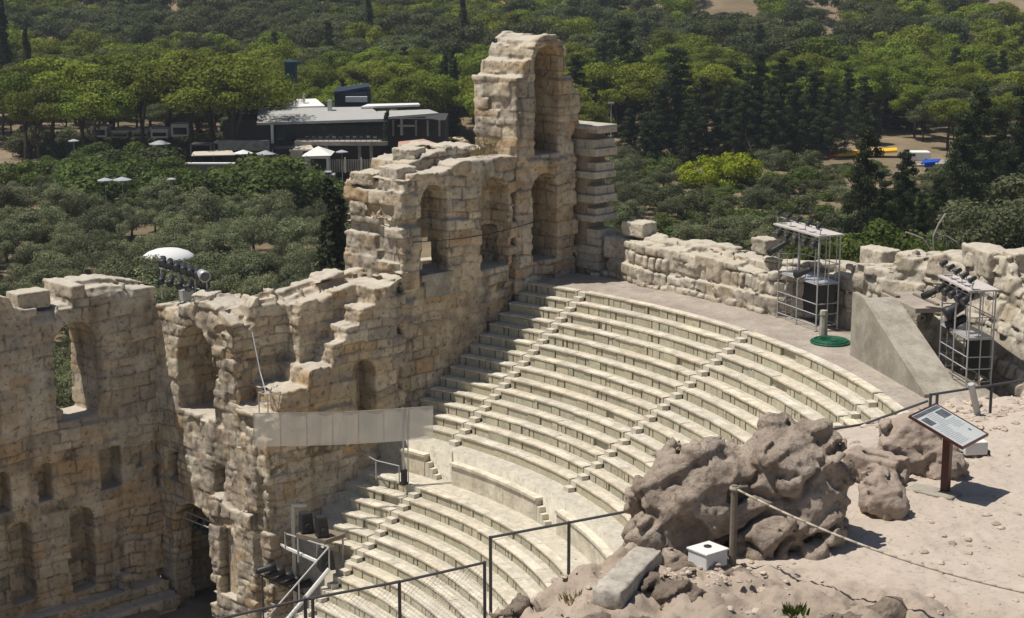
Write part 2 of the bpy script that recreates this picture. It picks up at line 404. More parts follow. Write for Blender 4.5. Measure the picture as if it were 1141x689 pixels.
def masonry(name, place, solids, cuts, h, material, seed=1, rough=1.0, parent=None, pal=PAL, style='ashlar', lo=None, hi=None, wmean=1.1, sc=(.8,.8,.55), tabz=(-8, 32), rel=.042, groove=.045, cutrough=1.0, jag=.45, holes=0.0):
    """solids: (shape, d0, d1) in wall coordinates u (along), d (into the wall), z; cuts the same; place(u,d,z) -> world"""
    allp = []
    for S, d0, d1 in solids:
        pts = S[1] if S[0] == 'poly' else [(S[1],S[3]),(S[2],S[4])]
        allp += [(p[0], d0, p[1]) for p in pts] + [(p[0], d1, p[1]) for p in pts]
    A = np.array(allp); mn = A.min(0) - .5; mx = A.max(0) + .5
    if lo is not None: mn = np.maximum(mn, lo)
    if hi is not None: mx = np.minimum(mx, hi)
    u = np.arange(mn[0], mx[0], h, dtype=np.float32); d = np.arange(mn[1], mx[1], h, dtype=np.float32); z = np.arange(mn[2], mx[2], h, dtype=np.float32)
    U, Z = np.meshgrid(u, z, indexing='ij')
    F = np.full((len(u), len(d), len(z)), 9, np.float32); OUT = np.full(U.shape, 9, np.float32)
    for S, d0, d1 in solids:
        s2 = shape2d(S, U, Z); OUT = np.minimum(OUT, s2); sd = np.abs(d - (d0+d1)/2) - (d1-d0)/2
        F = np.minimum(F, np.maximum(s2[:,None,:], sd[None,:,None]))
    G = np.full(F.shape, 9, np.float32)
    for S, d0, d1 in cuts:
        s2 = shape2d(S, U, Z); sd = np.abs(d - (d0+d1)/2) - (d1-d0)/2
        G = np.minimum(G, np.maximum(s2[:,None,:], sd[None,:,None]))
    hid = ((d[None,:,None] > 1.4) & (z[None,None,:] < 8)) | ((d[None,:,None] > 2.7) & (z[None,None,:] < 13))
    band = np.argwhere(((np.abs(F) < .38) | (np.abs(G) < .14)) & ~hid)
    bu, bd, bz = u[band[:,0]], d[band[:,1]], z[band[:,2]]
    tab = course_tab(*tabz, seed)
    def relief(bu, bd, bz, so=None):
        if style == 'ashlar':
            rid, j, r2 = ashlar(bu, bd, bz, tab, seed, wmean)
            e = (rid-.5)*2*rel + groove*(1-smooth(.0, .075, j))*np.clip(.9 + 1.1*vnoise(bu*.9+5, bd*.9, bz*.9, seed+88), .15, 1.9)
            e = e + np.where(r2 > 1-holes, .22, 0)*smooth(.0, .06, j)
            if so is not None: e = e + jag*(r2 < .42)*smooth(-.75, -.3, so)*smooth(.0, .05, j)
            return rid, j, e
        f1, f2, rid = cellular(bu, bd, bz, sc, seed)
        e = groove*2.4*(1-smooth(0, .13, f2-f1)) + (rid-.5)*2*rel + .10*f1
        return rid, (f2-f1)*.5, e
    rid, j, e = relief(bu, bd, bz, OUT[band[:,0], band[:,2]])
    n1 = fbm(bu*.55, bd*.55, bz*.55, 3, seed+20); n2 = fbm(bu*2.2, bd*2.2, bz*2.2, 3, seed+30)
    e = e + .03*n2 + .04*vnoise(bu*5, bd*5, bz*5, seed+35) + rough*(.09*n1 + .10*n2 + .14*np.maximum(n1-.15, 0)*4*np.maximum(n2, 0))
    bi = (band[:,0], band[:,1], band[:,2])
    F[bi] += e.astype(np.float32); G[bi] += (-.45*np.clip(e, -.12, .2)*cutrough + .05*n2*cutrough).astype(np.float32)
    F = np.maximum(F, -G)
    V, Q = surface_nets(F, (u[0], d[0], z[0]), h)
    vu, vd, vz = V[:,0], V[:,1], V[:,2]
    rid, j, e = relief(vu, vd, vz)
    k = rid*len(pal)*.9999; tint = pal[k.astype(int)]
    st = fbm(vu*.22, vd*.22, vz*.3, 3, seed+50)[:,None]
    och = np.array((.43,.30,.17), np.float32); gry = np.array((.33,.295,.25), np.float32)
    lite = np.array((.58,.53,.435), np.float32)
    fr = fbm(vu*.7, vd*.7, vz*.9, 3, seed+60)[:,None]
    if pal is PAL:
        tint = tint + (och-tint)*np.clip(st*1.3-.1, 0, .45); tint = tint + (gry-tint)*np.clip(-st*1.5-.1, 0, .5)
    tint = tint + (lite-tint)*np.clip(fr*1.5-.2, 0, .6)
    strk = fbm(vu*1.3, vd*1.3, vz*.16, 3, seed+70)[:,None]
    tint = tint*(1 - .42*np.clip(strk*1.7-.15, 0, 1))
    tint = tint * (1-.5*(1-smooth(.0, .07, j))*np.clip(.75+.8*vnoise(vu*.9+5, vd*.9, vz*.9, seed+88), .1, 1.3))[:,None]
    W = place(vu, vd, vz); Q = outward(W, Q)
    off = W.mean(0); off[2] = W[:,2].min()
    if parent is not None:
        off = np.array(parent.location)
    me = mesh_np(name, W - off, Q, material, tint, False)
    o = link(name, me, parent)
    if parent is None: o.location = off.tolist()
    return o

def smin(a, b, k):
    hh = np.clip(.5 + .5*(b-a)/k, 0, 1); return b + (a-b)*hh - k*hh*(1-hh)
def rockmesh(name, base, parts, h, material, seed, amp=.16, freq=1.3, cuts=(), k=.18, tilt=.5, parent=None, fine=.03, groove=.55, facets=9, fcut=(.66, .86), steps=0):
    """a boulder: ellipsoids (r, a, z, rr, ra, rz) in metres right/away/up of base, joined, cut and weathered"""
    P = np.array([p[:3] for p in parts]); S = np.array([p[3:6] for p in parts])
    mn = (P-S).min(0) - .35; mx = (P+S).max(0) + .35
    ax = [np.arange(mn[i], mx[i], h, dtype=np.float32) for i in range(3)]
    X, Y, Z = np.meshgrid(*ax, indexing='ij')
    fr = np.random.default_rng(seed*7+1)
    def ell(p, cutp=False):
        x_, y_, z_ = (X-p[0])/p[3], (Y-p[1])/p[4], (Z-p[2])/p[5]; f = np.sqrt(x_**2 + y_**2 + z_**2) - 1
        if not cutp and facets:
            for _ in range(facets):
                n_ = fr.normal(size=3); n_ /= np.linalg.norm(n_); f = np.maximum(f, x_*n_[0] + y_*n_[1] + z_*n_[2] - fr.uniform(*fcut))
        return f*min(p[3:6])
    F = None
    for p in parts: F = ell(p) if F is None else smin(F, ell(p), k)
    for p in cuts: F = -smin(-F, ell(p, True), k*.6)
    band = np.argwhere(np.abs(F) < .55)
    x, y, z = [ax[i][band[:,i]] for i in range(3)]
    zz = z + tilt*x
    ca, sa = math.cos(.6), math.sin(.6); xs, zs_ = x*ca + z*sa, z*ca - x*sa
    e = amp*(1.0*fbm(x*freq, y*freq, zz*freq*1.3, 3, seed) - .45*np.maximum(fbm(xs*1.2+3, y*1.2, zs_*2.6, 5, seed+4, True)-.25, 0)*-1 + .22*fbm(x*freq*2.1, y*freq*2.1, zz*freq*3.0, 4, seed+9, True)) + fine*(1.3*fbm(x*4.5, y*4.5, z*4.5, 2, seed+31, True) + .9*fbm(x*11, y*11, z*11, 2, seed+33, True))
    ck = np.abs(fbm(xs*.75*freq + .3*fbm(x*2, y*2, z*2, 2, seed+3), y*.75*freq, zs_*1.25*freq, 3, seed+5)); ck2 = np.abs(fbm(zs_*1.1*freq+9, y*1.1*freq, xs*1.9*freq, 3, seed+15))
    e = e + amp*groove*1.3*(1-smooth(.0, .11, ck)) + amp*groove*.8*(1-smooth(.0, .13, ck2))
    if steps:
        t_ = (zs_*1.0 + .35*y + .22*fbm(x*1.3, y*1.3, z*1.3, 2, seed+71))/steps; fr_ = t_ - np.floor(t_); e = e + .11*steps*(smooth(0, .82, fr_) - smooth(.82, 1, fr_))
        t_ = (xs*.9 - .5*y + .2*fbm(x*1.3, y*1.3, z*1.3, 2, seed+73))/(steps*1.5); fr_ = t_ - np.floor(t_); e = e + .12*steps*(smooth(0, .85, fr_) - smooth(.85, 1, fr_))
    F[band[:,0], band[:,1], band[:,2]] += e.astype(np.float32)
    V, Q = surface_nets(F, mn, h)
    W = RT*V[:,:1] + FH*V[:,1:2] + np.array([0,0,1.0])*V[:,2:3]
    me = mesh_np(name, W, outward(W, Q), material, None, False)
    o = link(name, me, parent); o.location = [float(c) for c in base]
    return o
# ------------------------------------------------------------------ world, sun, camera
w = bpy.data.worlds.new('World'); SC.world = w; w.use_nodes = True
SUN_AZ, SUN_EL = R_(-41.0), R_(66.5)      # azimuth from +x toward +y
nt = w.node_tree; sky = nt.nodes.new('ShaderNodeTexSky'); sky.sky_type = 'NISHITA'; sky.sun_disc = False
sky.sun_elevation = SUN_EL; sky.sun_rotation = PI/2 - SUN_AZ; sky.air_density = 1.0; sky.dust_density = 1.2; sky.altitude = 150
nt.links.new(sky.outputs[0], nt.nodes['Background'].inputs[0]); nt.nodes['Background'].inputs[1].default_value = 0.058
sl = bpy.data.lights.new('sun', 'SUN'); sl.energy = 4.5; sl.angle = R_(.53); sl.color = (1.0, .945, .86)
so = bpy.data.objects.new('sun', sl); COL.objects.link(so)
sd = Vector((math.cos(SUN_EL)*math.cos(SUN_AZ), math.cos(SUN_EL)*math.sin(SUN_AZ), math.sin(SUN_EL)))
so.rotation_euler = sd.to_track_quat('Z', 'Y').to_euler(); so.location = (0, 0, 80)
cd = bpy.data.cameras.new('camera'); co = bpy.data.objects.new('camera', cd); COL.objects.link(co); SC.camera = co
cd.sensor_fit = 'HORIZONTAL'; cd.sensor_width = 36; cd.lens = 36*FPX/PW; cd.clip_end = 6000; cd.clip_start = .5
co.matrix_world = Matrix(((RT[0], UPV[0], -FW[0], CAM[0]), (RT[1], UPV[1], -FW[1], CAM[1]), (RT[2], UPV[2], -FW[2], CAM[2]), (0,0,0,1)))
SC.view_settings.view_transform = 'Standard'; SC.view_settings.look = 'None'; SC.view_settings.gamma = 1; SC.view_settings.exposure = 0.18
SC.cycles.max_bounces = 5; SC.cycles.diffuse_bounces = 3; SC.cycles.transparent_max_bounces = 8; SC.cycles.glossy_bounces = 2; SC.cycles.transmission_bounces = 2
SC.cycles.use_denoising = True

# ------------------------------------------------------------------ terrain
def zg(u, v):
    v = np.asarray(v, float); u = np.asarray(u, float)
    z = np.interp(v, [0,165,238,262,345,450,485,560,700,1000,1400,2200], [-7,-5.5,-1.2,-.6,1.6,5.5,8.5,24,40,46,30,24])
    z = z + 12.5*smooth(4, 30, u)*smooth(200, 120, v)*smooth(60, 78, v)
    return z + .5*np.sin(u*.05+v*.021)*smooth(120, 300, v) + 2.5*np.sin(u*.013+1)*smooth(330, 650, v)
us = np.concatenate([np.linspace(-2200,-260,20), np.linspace(-250,250,126), np.linspace(260,2200,20)])
vs_ = np.concatenate([np.linspace(-600,60,12), np.linspace(70,760,174), np.linspace(780,2200,28)])
UU, VV = np.meshgrid(us, vs_, indexing='ij')
ZZ = zg(UU, VV) + .35*fbm(UU*.08, VV*.08, UU*0, 3, 3)*smooth(100, 200, VV)
Wp = CAM[None,:2] + UU.reshape(-1,1)*RT[:2] + VV.reshape(-1,1)*FH[:2]
Vg = np.concatenate([Wp, ZZ.reshape(-1,1)], 1)
nu, nv = UU.shape; ii = np.arange(nu*nv).reshape(nu, nv)
Fg = np.stack([ii[:-1,:-1].ravel(), ii[1:,:-1].ravel(), ii[1:,1:].ravel(), ii[:-1,1:].ravel()], 1)
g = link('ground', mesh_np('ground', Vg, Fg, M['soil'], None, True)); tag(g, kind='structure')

# the near slope the visitors' path runs over: flat earth, a rocky lip, then the cliff above the seats
Z0 = 23.75
def edge_v(u): return np.interp(u, [-8, -2, -.8, .35, 1.35, 1.9, 4.0, 5.2, 6.5, 9, 14], [17.6, 18.3, 18.8, 19.35, 19.95, 21.4, 23.2, 25.0, 26.0, 27.3, 27.8])
def near_z(u, v, X, Y):
    z = np.full(u.shape, Z0) + .03*fbm(u*.7, v*.7, u*0, 3, 5) + .014*fbm(u*4, v*4, u*0, 2, 6) + .010*fbm(u*11, v*11, u*0, 2, 16)
    z = z - .10*smooth(18, 14, v) - .34*np.maximum(.9-u, 0) - .06*np.maximum(-.3-u, 0)**2
    ev = edge_v(u) + .22*fbm(u*.9, v*.2, u*0, 3, 8)
    out = np.maximum(v-ev, 0)
    z = z - np.where(u > 4.5, .20*np.minimum(out, 3.3) + 1.3*np.maximum(out-3.3, 0), .42*np.minimum(out, 5.5) + 1.6*np.maximum(out-5.5, 0))
    line = 20.95 - .66*(u-1.5)                                     # in front of this line the ground is bare rock
    rk = smooth(.7, -.6, v - line - .5*fbm(u*.8, v*.8, u*0, 3, 15))
    rid = fbm(u*1.1, v*1.1+.5*u, u*0+2, 4, 21, True)
    f1, f2, cid = cellular(u + .15*fbm(u*3, v*3, u*0, 2, 2), v, u*0+.3, (.55,.5,1.), 77)
    z = z + rk*(-.10 + .18*rid + .13*fbm(u*3.0, v*3.0, u*0, 4, 24, True) + .05*fbm(u*10, v*10, u*0, 2, 29, True) - .05*(1-smooth(0, .2, f2-f1)) + .10*(cid-.5))
    peb = smooth(-.2, .3, fbm(u*.5, v*.5, u*0+4, 2, 31)) * smooth(0, 1.2, v-line-.0)
    f1, f2, cid2 = cellular(u, v, u*0+.3, (.16,.16,1.), 99)
    z = z + .035*peb*np.where(cid2 > .62, smooth(.5, .2, f1), 0)
    far = smooth(26.5, 28.5, v)*smooth(6, 8, u)
    g1, g2, cid3 = cellular(u, v, u*0+.3, (.45,.55,1.), 55)
    z = z + far*.13*smooth(.6, .1, g1)*(cid3 > .35)
    R = np.hypot(X, Y)
    z = np.where(R < 42.5, 13.2 + (z-13.2)*smooth(41.2, 42.2, R), z)
    return z, rk, np.maximum(far*.8, peb*.35)
ua = np.arange(-6.5, 15, .055); va = np.arange(12, 36, .055)
UU, VV = np.meshgrid(ua, va, indexing='ij')
X = CAM[0] + UU*RT[0] + VV*FH[0]; Y = CAM[1] + UU*RT[1] + VV*FH[1]
ZZ, RK, PB = near_z(UU, VV, X, Y)
nu, nv = UU.shape; ii = np.arange(nu*nv).reshape(nu, nv)
Fg = np.stack([ii[:-1,:-1].ravel(), ii[1:,:-1].ravel(), ii[1:,1:].ravel(), ii[:-1,1:].ravel()], 1)
rockc = np.array((.60,.56,.53)); pebc = np.array((.92,.92,.93))
tint = 1 + (rockc-1)*RK.reshape(-1,1)*(.75+.25*fbm(UU*2, VV*2, UU*0, 3, 41).reshape(-1,1)); tint = tint*(1+(pebc-1)*PB.reshape(-1,1))
patch = fbm(UU*.35, VV*.35, UU*0, 4, 61).reshape(-1,1); tint = tint*(1 + .12*patch)
sand = M['sand']
tg = link('terrain', mesh_np('terrain', np.stack([X.ravel(), Y.ravel(), ZZ.ravel()], 1), Fg, sand, tint, False)); tag(tg, kind='structure')
def gz(u, v):
    i = min(max((u-ua[0])/.055, 0), nu-1.001); j = min(max((v-va[0])/.055, 0), nv-1.001); a, b = int(i), int(j); s, t = i-a, j-b
    return float(ZZ[a,b]*(1-s)*(1-t) + ZZ[a+1,b]*s*(1-t) + ZZ[a,b+1]*(1-s)*t + ZZ[a+1,b+1]*s*t)
def on_near(px, py, z=Z0):
    """point of the near ground under a pixel"""
    P = at_z(px, py, z)
    for _ in range(6):
        d = P - CAM; u, v = d @ RT, d @ FH; P = at_z(px, py, gz(u, v))
    return P
# ------------------------------------------------------------------ theatre numbers
HS, DU, DL = .4494, .7005, .735
ST = [R_(a) for a in (-1.7, 16.96, 35.62, 54.28, 72.94)]      # stairways of the upper tier (west = 0)
YW = -4.6                                                     # north face of the side wall
upR = [37 - DU*k for k in range(15)]; upZ = [14 - HS*k for k in range(15)]
loR = [25.05 - DL*k for k in range(17)]; loZ = [6.2 - HS*k for k in range(17)]
RP = 26.55                                                    # podium wall
prof = [(41.8, -7.5), (41.8, 13.96), (37.0, 13.96)]
prof = [(41.8, -7.5), (41.8, 13.96)]
for k in range(14): prof += [(upR[k]+.22, upZ[k]-.04), (upR[k]+.22, upZ[k]-.04-HS)]
prof += [(RP+.30, upZ[14]-.04), (RP+.30, 6.16)]
KC = 6
for k in range(KC): prof += [(loR[k]+.22, loZ[k]-.04), (loR[k]+.22, loZ[k]-.04-HS)]
prof[-1] = (loR[KC-1]+.22, -1.8)
V = []; n = 96; amax = R_(112)
for R, z in prof:
    a0 = -math.asin(min(1, (-YW+.15)/max(R, 4.8)))
    for i in range(n+1):
        a = a0 + (amax-a0)*i/n; V.append((-R*math.cos(a), R*math.sin(a), z))
F = [(j*(n+1)+i, j*(n+1)+i+1, (j+1)*(n+1)+i+1, (j+1)*(n+1)+i) for j in range(len(prof)-1) for i in range(n)]
bank = link('seating_terrace', mesh_np('seating_terrace', np.array(V), np.array(F)[:, ::-1], M['bank'])); tag(bank, kind='structure')
mb = MB()
for k in range(KC-1, 16):
    r1 = loR[k]+.217; r0 = loR[k+1]+.22; mb.arc(r0, r1, -1.8, loZ[k]-.04-HS, -math.asin(.75/r1), amax, R_(1.2))
mb.arc(4.8, loR[16]+.217, -1.8, -1.745, -PI/2*.8, amax, R_(3))
tag(mb.build('lower_terrace', M['bank']), kind='structure')
mb = MB(); mb.arc(37.42, 40.9, 13.90, 13.972, -math.asin(4.6/39), R_(80), R_(1))
tag(mb.build('walkway', M['paving']), kind='structure')
mb = MB(); mb.box((-24.5, -14.4, -2.2), (3, 2, -1.72)); mb.box((-17.6, -14.3, -1.72), (-2, -11.6, -1.25)); 
tag(mb.build('stage_floor', M['stagefloor']), kind='structure')
mb = MB(); mb.arc(25.55, 26.45, 6.05, 6.168, -math.asin(4.6/25.8), R_(75)); tag(mb.build('aisle', M['bank']), kind='structure')

# ------------------------------------------------------------------ benches
ORD = 'first second third fourth fifth sixth seventh eighth ninth tenth eleventh twelfth thirteenth fourteenth fifteenth sixteenth'.split()
def tone(lo=.9, hi=1.08, warm=.03):
    t = random.uniform(lo, hi); w = random.uniform(-warm, warm); return (t*(1+w), t, t*(1-w*1.6))
def bench(R, z, a0, a1, label, group, plain=False, depth=.42, end0=True, end1=True):
    m = (a0+a1)/2
    t = thing('marble_bench', label, 'bench', (-R*math.cos(m), R*math.sin(m), z-HS), group)
    mb = MB(); a = a0                                             # seat: long marble slabs butted end to end
    while a < a1 - .001:
        L = random.uniform(1.6, 3.2)/R; b = a + L
        if a1 - b < .8/R: b = a1
        dz = random.uniform(-.012, .012); dr = random.uniform(-.015, .015)
        mb.arc(R-.022+dr, R+depth, z-.075+dz, z+dz, a + .006/R, b - .006/R, R_(1.0), tone(.9, 1.06))
        a = b
    mb.build('seat_slab', M['slab'], t)
    mb = MB(); a = a0 + .02/R
    zb = z - HS - .03
    if plain: mb.arc(R+.03, R+.21, zb, z-.09, a0, a1, R_(1.0), tone())
    else:
        while a < a1 - .02/R:
            L = random.choice([.3, .36, .5, .62, .8, 1.0, 1.3])*random.uniform(.85, 1.15)/R; b = min(a + L, a1)
            if a1 - b < .2/R: b = a1
            rec = .11 if random.random() < .012 else random.uniform(-.012, .03)
            mb.arc(R+.018+rec, R+.235, zb, z-.09-random.choice([0, 0, 0, .015]), a, b - random.choice([.03, .05, .07, .09, .12])/R, R_(1.0), tone(.84, 1.08, .018))
            a = b
    mb.build('riser', M['riser'], t)
    mb = MB()                                                     # carved end blocks against the stairways
    if end1:
        mb.arc(R-.06, R+.20, zb, zb+.17, a1-.17/R, a1+.02/R); mb.arc(R-.02, R+.20, zb+.17, z-.09, a1-.12/R, a1+.012/R)
    if end0: mb.arc(R-.0, R+.20, zb, z-.09, a0-.012/R, a0+.10/R)
    if mb.v: mb.build('end_block', M['riser'], t)
    return t
WN = ['beside the tall ruined wall', 'between first and second stairways', 'between second and third stairways', 'between third and fourth stairways']
SW = .42
def wedge(k, R, i):
    a0 = -math.asin((-YW-.12)/R) if i == 0 else ST[i-1] + SW/R*1.34
    return a0, ST[i]
for k in range(14):
    R, z = upR[k], upZ[k]
    for i in range(4):
        a0, a1 = wedge(k, R, i)
        bench(R, z, a0, a1, f'upper tier bench, {ORD[k]} row from top, {WN[i]}' + (' from the wall' if i else ''),
              'benches of the upper tier', plain=(k == 13), end0=False)
LST = [R_(-1.5), R_(35.6), R_(73)]
LN = ['beside the ruined wall', 'right of its first stairway', 'right of its second stairway']
for k in range(14):
    R, z = loR[k], loZ[k]
    for i in range(3):
        if (i == 2 and k > 7) or (i == 0 and k > 5): continue
        a0 = -math.asin((-YW-1.0)/R) if i == 0 else LST[i-1] + .62/R
        if i == 0: a0 += (0, .0, .012, .02, .03, .04)[min(k, 5)] * 25/R
        a1 = LST[i] if i < 2 else R_(62)
        if a1 - a0 < .8/R: continue
        bench(R, z, a0, a1, f'lower tier bench, {ORD[k]} row from its top, {LN[i]}', 'benches of the lower tier', end0=False)
# ------------------------------------------------------------------ stairways
STN = ['first stairway from the ruined wall', 'second stairway from the ruined wall', 'third stairway from the ruined wall, partly behind the boulder', 'fourth stairway from the ruined wall, behind the boulder']
def stair(rr, zz, a, label, n):
    mb = MB(); 
    for k in range(n):
        R, z = rr[k], zz[k]; a0 = a + .03/R; a1 = a + SW*1.25/R
        mb.arc(R+.02, R+.36, z-.30, z-.045+random.uniform(-.012, .008), a0, a1, c=None)
        mb.arc(R-.34, R+.01, z-HS-.06, z-HS/2-.05+random.uniform(-.015, .012), a0, a1 - .06/R)
    o = mb.build('stairway', M['stair']); tag(o, label, 'stairs', 'stairways between the benches'); return o
for i in range(3): stair(upR, upZ, ST[i], 'white stepped upper tier ' + STN[i], 15)
for i in range(2): stair(loR, loZ, LST[i], ['white steps dividing the lower tier near the ruined wall', 'white steps dividing the lower tier below the wire fence'][i], 14)
# ------------------------------------------------------------------ podium: wall with a front bench above the aisle, and side steps
for i in range(4):
    a0 = (-math.asin((-YW-1.6)/RP) if i == 0 else ST[i-1] + 1.25/RP); a1 = ST[i] - (.65/RP if i < 3 else 0)
    if i == 3: a1 = R_(50)
    nm = ['short stretch beside the ruined wall', 'stretch after the first upper stairway', 'stretch after the second upper stairway', 'stretch behind the boulder'][i]
    t = thing('podium_wall', f'low pale podium wall above the aisle, {nm}', 'podium wall', (-RP*math.cos((a0+a1)/2), RP*math.sin((a0+a1)/2), 6.168), 'podium walls under the upper tier')
    mb = MB(); a = a0
    while a < a1 - .001:
        b = a + random.uniform(.9, 1.6)/RP
        if a1-b < .4/RP: b = a1
        dr = random.uniform(-.012, .012)
        mb.arc(RP+dr, RP+.32, 6.1, 7.14, a+.004/RP, b-.004/RP, R_(1), tone(.93, 1.05, .02)); a = b
    mb.build('wall_face', M['slab'], t)
    mb = MB(); mb.arc(RP-.09, RP+.62, 7.143, 7.27, a0-.03/RP, a1+.05/RP, R_(1), (1, 1, 1)); mb.build('front_bench', M['slab'], t)
    mb = MB(); mb.arc(RP+.63, RP+1.35, 7.0, 7.46, a0, a1+.25/RP, R_(1), (.95, .95, .94)); mb.build('footstep', M['slab'], t)
    if i < 3:
        mb = MB()
        for s in range(3):
            mb.arc(RP-.02, RP+.5, 6.1, 6.9-.26*s, a1+(.06+.27*s)/RP, a1+(.06+.27*(s+1)-.02)/RP, c=None)
        o = mb.build('side_step', M['stair'], t)
# ------------------------------------------------------------------ the ruined stage building
YS = -13.9
pl_stage = lambda u, d, z: np.stack([u, YS - d, z], 1)
pl_side = lambda u, d, z: np.stack([u, YW - d, z], 1)
pl_wing = lambda u, d, z: np.stack([-19.5 - d, u, z], 1)
HW = .085
o = masonry('stage_wall', pl_stage,
    [(('poly', [(-19.7,-2.5),(-19.7,14.9),(-18.2,15.3),(-17.2,15.45),(-15.0,15.45),(-14.9,14.6),(-12.5,14.7),(-12.4,15.1),(-11.2,15.5),(-9.6,15.6),(-7,15.2),(-4,16.1),(-2,15.2),(-2,-2.5)]), 0, 2.6),
     (rect(-19.4,-2,-2.5,-.35), -.8, .2), (rect(-19.4,-2,-2.5,-.95), -1.7, .2), (rect(-17.15,-16.6,-1,.55), -.75, .1)],
    [(arch(-16.2,-13.85,8.85,13.7), -1, 4), (arch(-13.45,-12.65,5.1,7.05), -1, 1.1), (rect(-17.3,-16.05,4.9,7.05), -1, 1.2), (rect(-18.6,-18.15,5.65,6.3), -1, .55),
     (rect(-15.6,-15.05,5.4,6.3), -1, .22), (arch(-11.2,-10.4,5.0,7.05), -1, 1.1), (arch(-12.15,-10.9,.25,4.35), -1, 1.1), (arch(-15.55,-14.2,0,4.35), -1, 1.0),
     (arch(-10.9,-8.6,8.9,13.7), -1, 4), (arch(-8.7,-7.4,.25,4.35), -1, .8), (rect(-8.3,-7.2,5.0,7.0), -1, .8), (arch(-5.6,-3.4,8.9,13.7), -1, 4)],
    HW, M['wall'], jag=.28, seed=3, rough=.3, holes=.03, wmean=1.3)
tag(o, 'tall shaded stage wall with arched window and rows of niches, furthest left', 'ruined wall', 'ruined stage building')
o = masonry('wing_wall', pl_wing,
    [(('poly', [(-14.6,-2.5),(-14.6,13.8),(-13.4,14.0),(-11,14.3),(-9.6,14.9),(-8.5,14.6),(-7.2,13.9),(-7.2,10.1),(-6.4,9.9),(-6.3,9.0),(-4.75,8.9),(-4.75,-2.5)]), 0, 2.2), (rect(-13.4,-8.0,8.5,13.9), 0, 3.0),
     (rect(-14.4,-7.3,-2.5,8.0), 0, 7.6), (('poly', [(-9.35,-2.5),(-9.35,4.9),(-8.7,5.3),(-7.7,4.8),(-5.6,4.9),(-5.5,-2.5)]), -.35, .2), (rect(-6.3,-5.35,5,9.2), -.25, .2)],
    [(rect(-13.7,-7.9,-3,6.0), 1.15, 7.0), (arch(-11.9,-8.95,8.9,13.3), -1, 2.4), (rect(-13.35,-12.3,4.9,6.5), -1, 1.0), (rect(-9.2,-8.3,5.15,6.55), -1, .9), (arch(-12.9,-9.25,-3,4.1), -2, 4.3),
     (arch(-8.45,-7.05,.2,3.5), -2, .45), (rect(-7.1,-6.35,6.2,7.6), -1, .5)],
    HW, M['wall'], jag=.12, seed=8, rough=.28, holes=.04, wmean=.95, rel=.055, groove=.05)
tag(o, 'sunlit ruined wall with dark arched doorway, between stage wall and stepped ruin', 'ruined wall', 'ruined stage building')
stair_poly = [(-19.4,-2.5),(-19.4,9.9),(-20.3,9.9),(-20.35,10.9),(-22.0,10.9),(-22.1,11.75),(-23.5,11.75),(-23.6,12.7),(-24.3,12.75),(-24.35,13.45),(-25.2,13.45),(-25.25,14.25),(-26.2,14.25),(-26.25,15.1),(-27.1,15.15),(-28.2,15.5),(-28.2,-2.5)]
set_poly = [(-19.6,-2.5),(-19.6,13.7),(-20.3,14.1),(-20.9,15.1),(-22.5,15.15),(-22.55,14.9),(-24.5,15.3),(-26.6,15.7),(-28.2,15.9),(-28.2,-2.5)]
o = masonry('stepped_ruin', pl_side,
    [(('poly', stair_poly), 0, 2.5), (('poly', set_poly), 2.5, 3.7), (('poly', [(-22.6,5),(-22.6,14.6),(-26.6,15.2),(-27.5,15.2),(-27.5,5)]), 1.5, 3)],
    [(arch(-26.2,-25.0,8.0,11.6), -1, 1.4), (rect(-20.0,-19.0,11.2,12.3), 1.6, 2.9)],
    HW, M['wall'], jag=.3, seed=15, rough=.6, holes=.03)
tag(o, 'broken wall climbing in block steps from low left up to the windowed wall', 'ruined wall', 'ruined stage building')
o = masonry('windowed_wall', pl_side,
    [(('poly', [(-28,2),(-28,19.5),(-28.7,19.7),(-28.75,20.5),(-30.9,20.5),(-32,20.85),(-34,21.0),(-36.1,20.8),(-36.1,2)]), 0, 2.15),
     (rect(-36.1,-28,2,14.9), 0, 4.4), (rect(-29.1,-28,14,19.7), 0, 4.45), (rect(-36.1,-28.2,19.3,20.2), 0, 4.4),
     (('poly', [(-29.6,19.5),(-29.7,20.9),(-31,21.2),(-32.5,21.6),(-34,21.3),(-35.6,21.5),(-36.1,21.2),(-36.1,19.5)]), 1.3, 4.4), (rect(-36.1,-28,14,20), 3.7, 4.4),
     (rect(-28.5,-27.9,10,16.2), -.05, 4.5)],
    [(arch(-31.15,-29.3,15.35,19.85), -1, 1.55), (arch(-35.5,-33.45,15.1,19.85), -1, 1.55), (rect(-31.8,-30.55,15.4,16.9), 1, 3.2), (rect(-36.0,-34.8,15.15,17.1), 1, 3.2),
     (rect(-34.0,-30.6,15.2,18.8), 3, 6), (rect(-36.3,-35.0,15.2,18.8), 3, 6)],
    HW, M['wall'], jag=.22, seed=21, rough=.5, holes=.03)
tag(o, 'high ruined wall with two arched windows, joined to the tall tower', 'ruined wall', 'ruined stage building')
mb = MB(); mb.box((-31.35, YW-.9, 15.02), (-29.2, YW+.12, 15.33)); mb.box((-31.2, YW-.2, 14.2), (-29.5, YW+.09, 15.02))
tw = [(-36,11),(-36,24.85),(-36.55,25.0),(-36.6,25.7),(-37.15,25.8),(-37.2,26.25),(-37.55,26.75),(-38.0,27.0),(-38.5,27.1),(-39.0,27.0),(-39.5,26.7),(-39.8,26.2),(-39.8,25.0),(-40.5,24.9),(-40.6,24.2),(-40.95,24.1),(-40.9,22.2),(-40.5,22.0),(-40.75,19),(-40.8,11)]
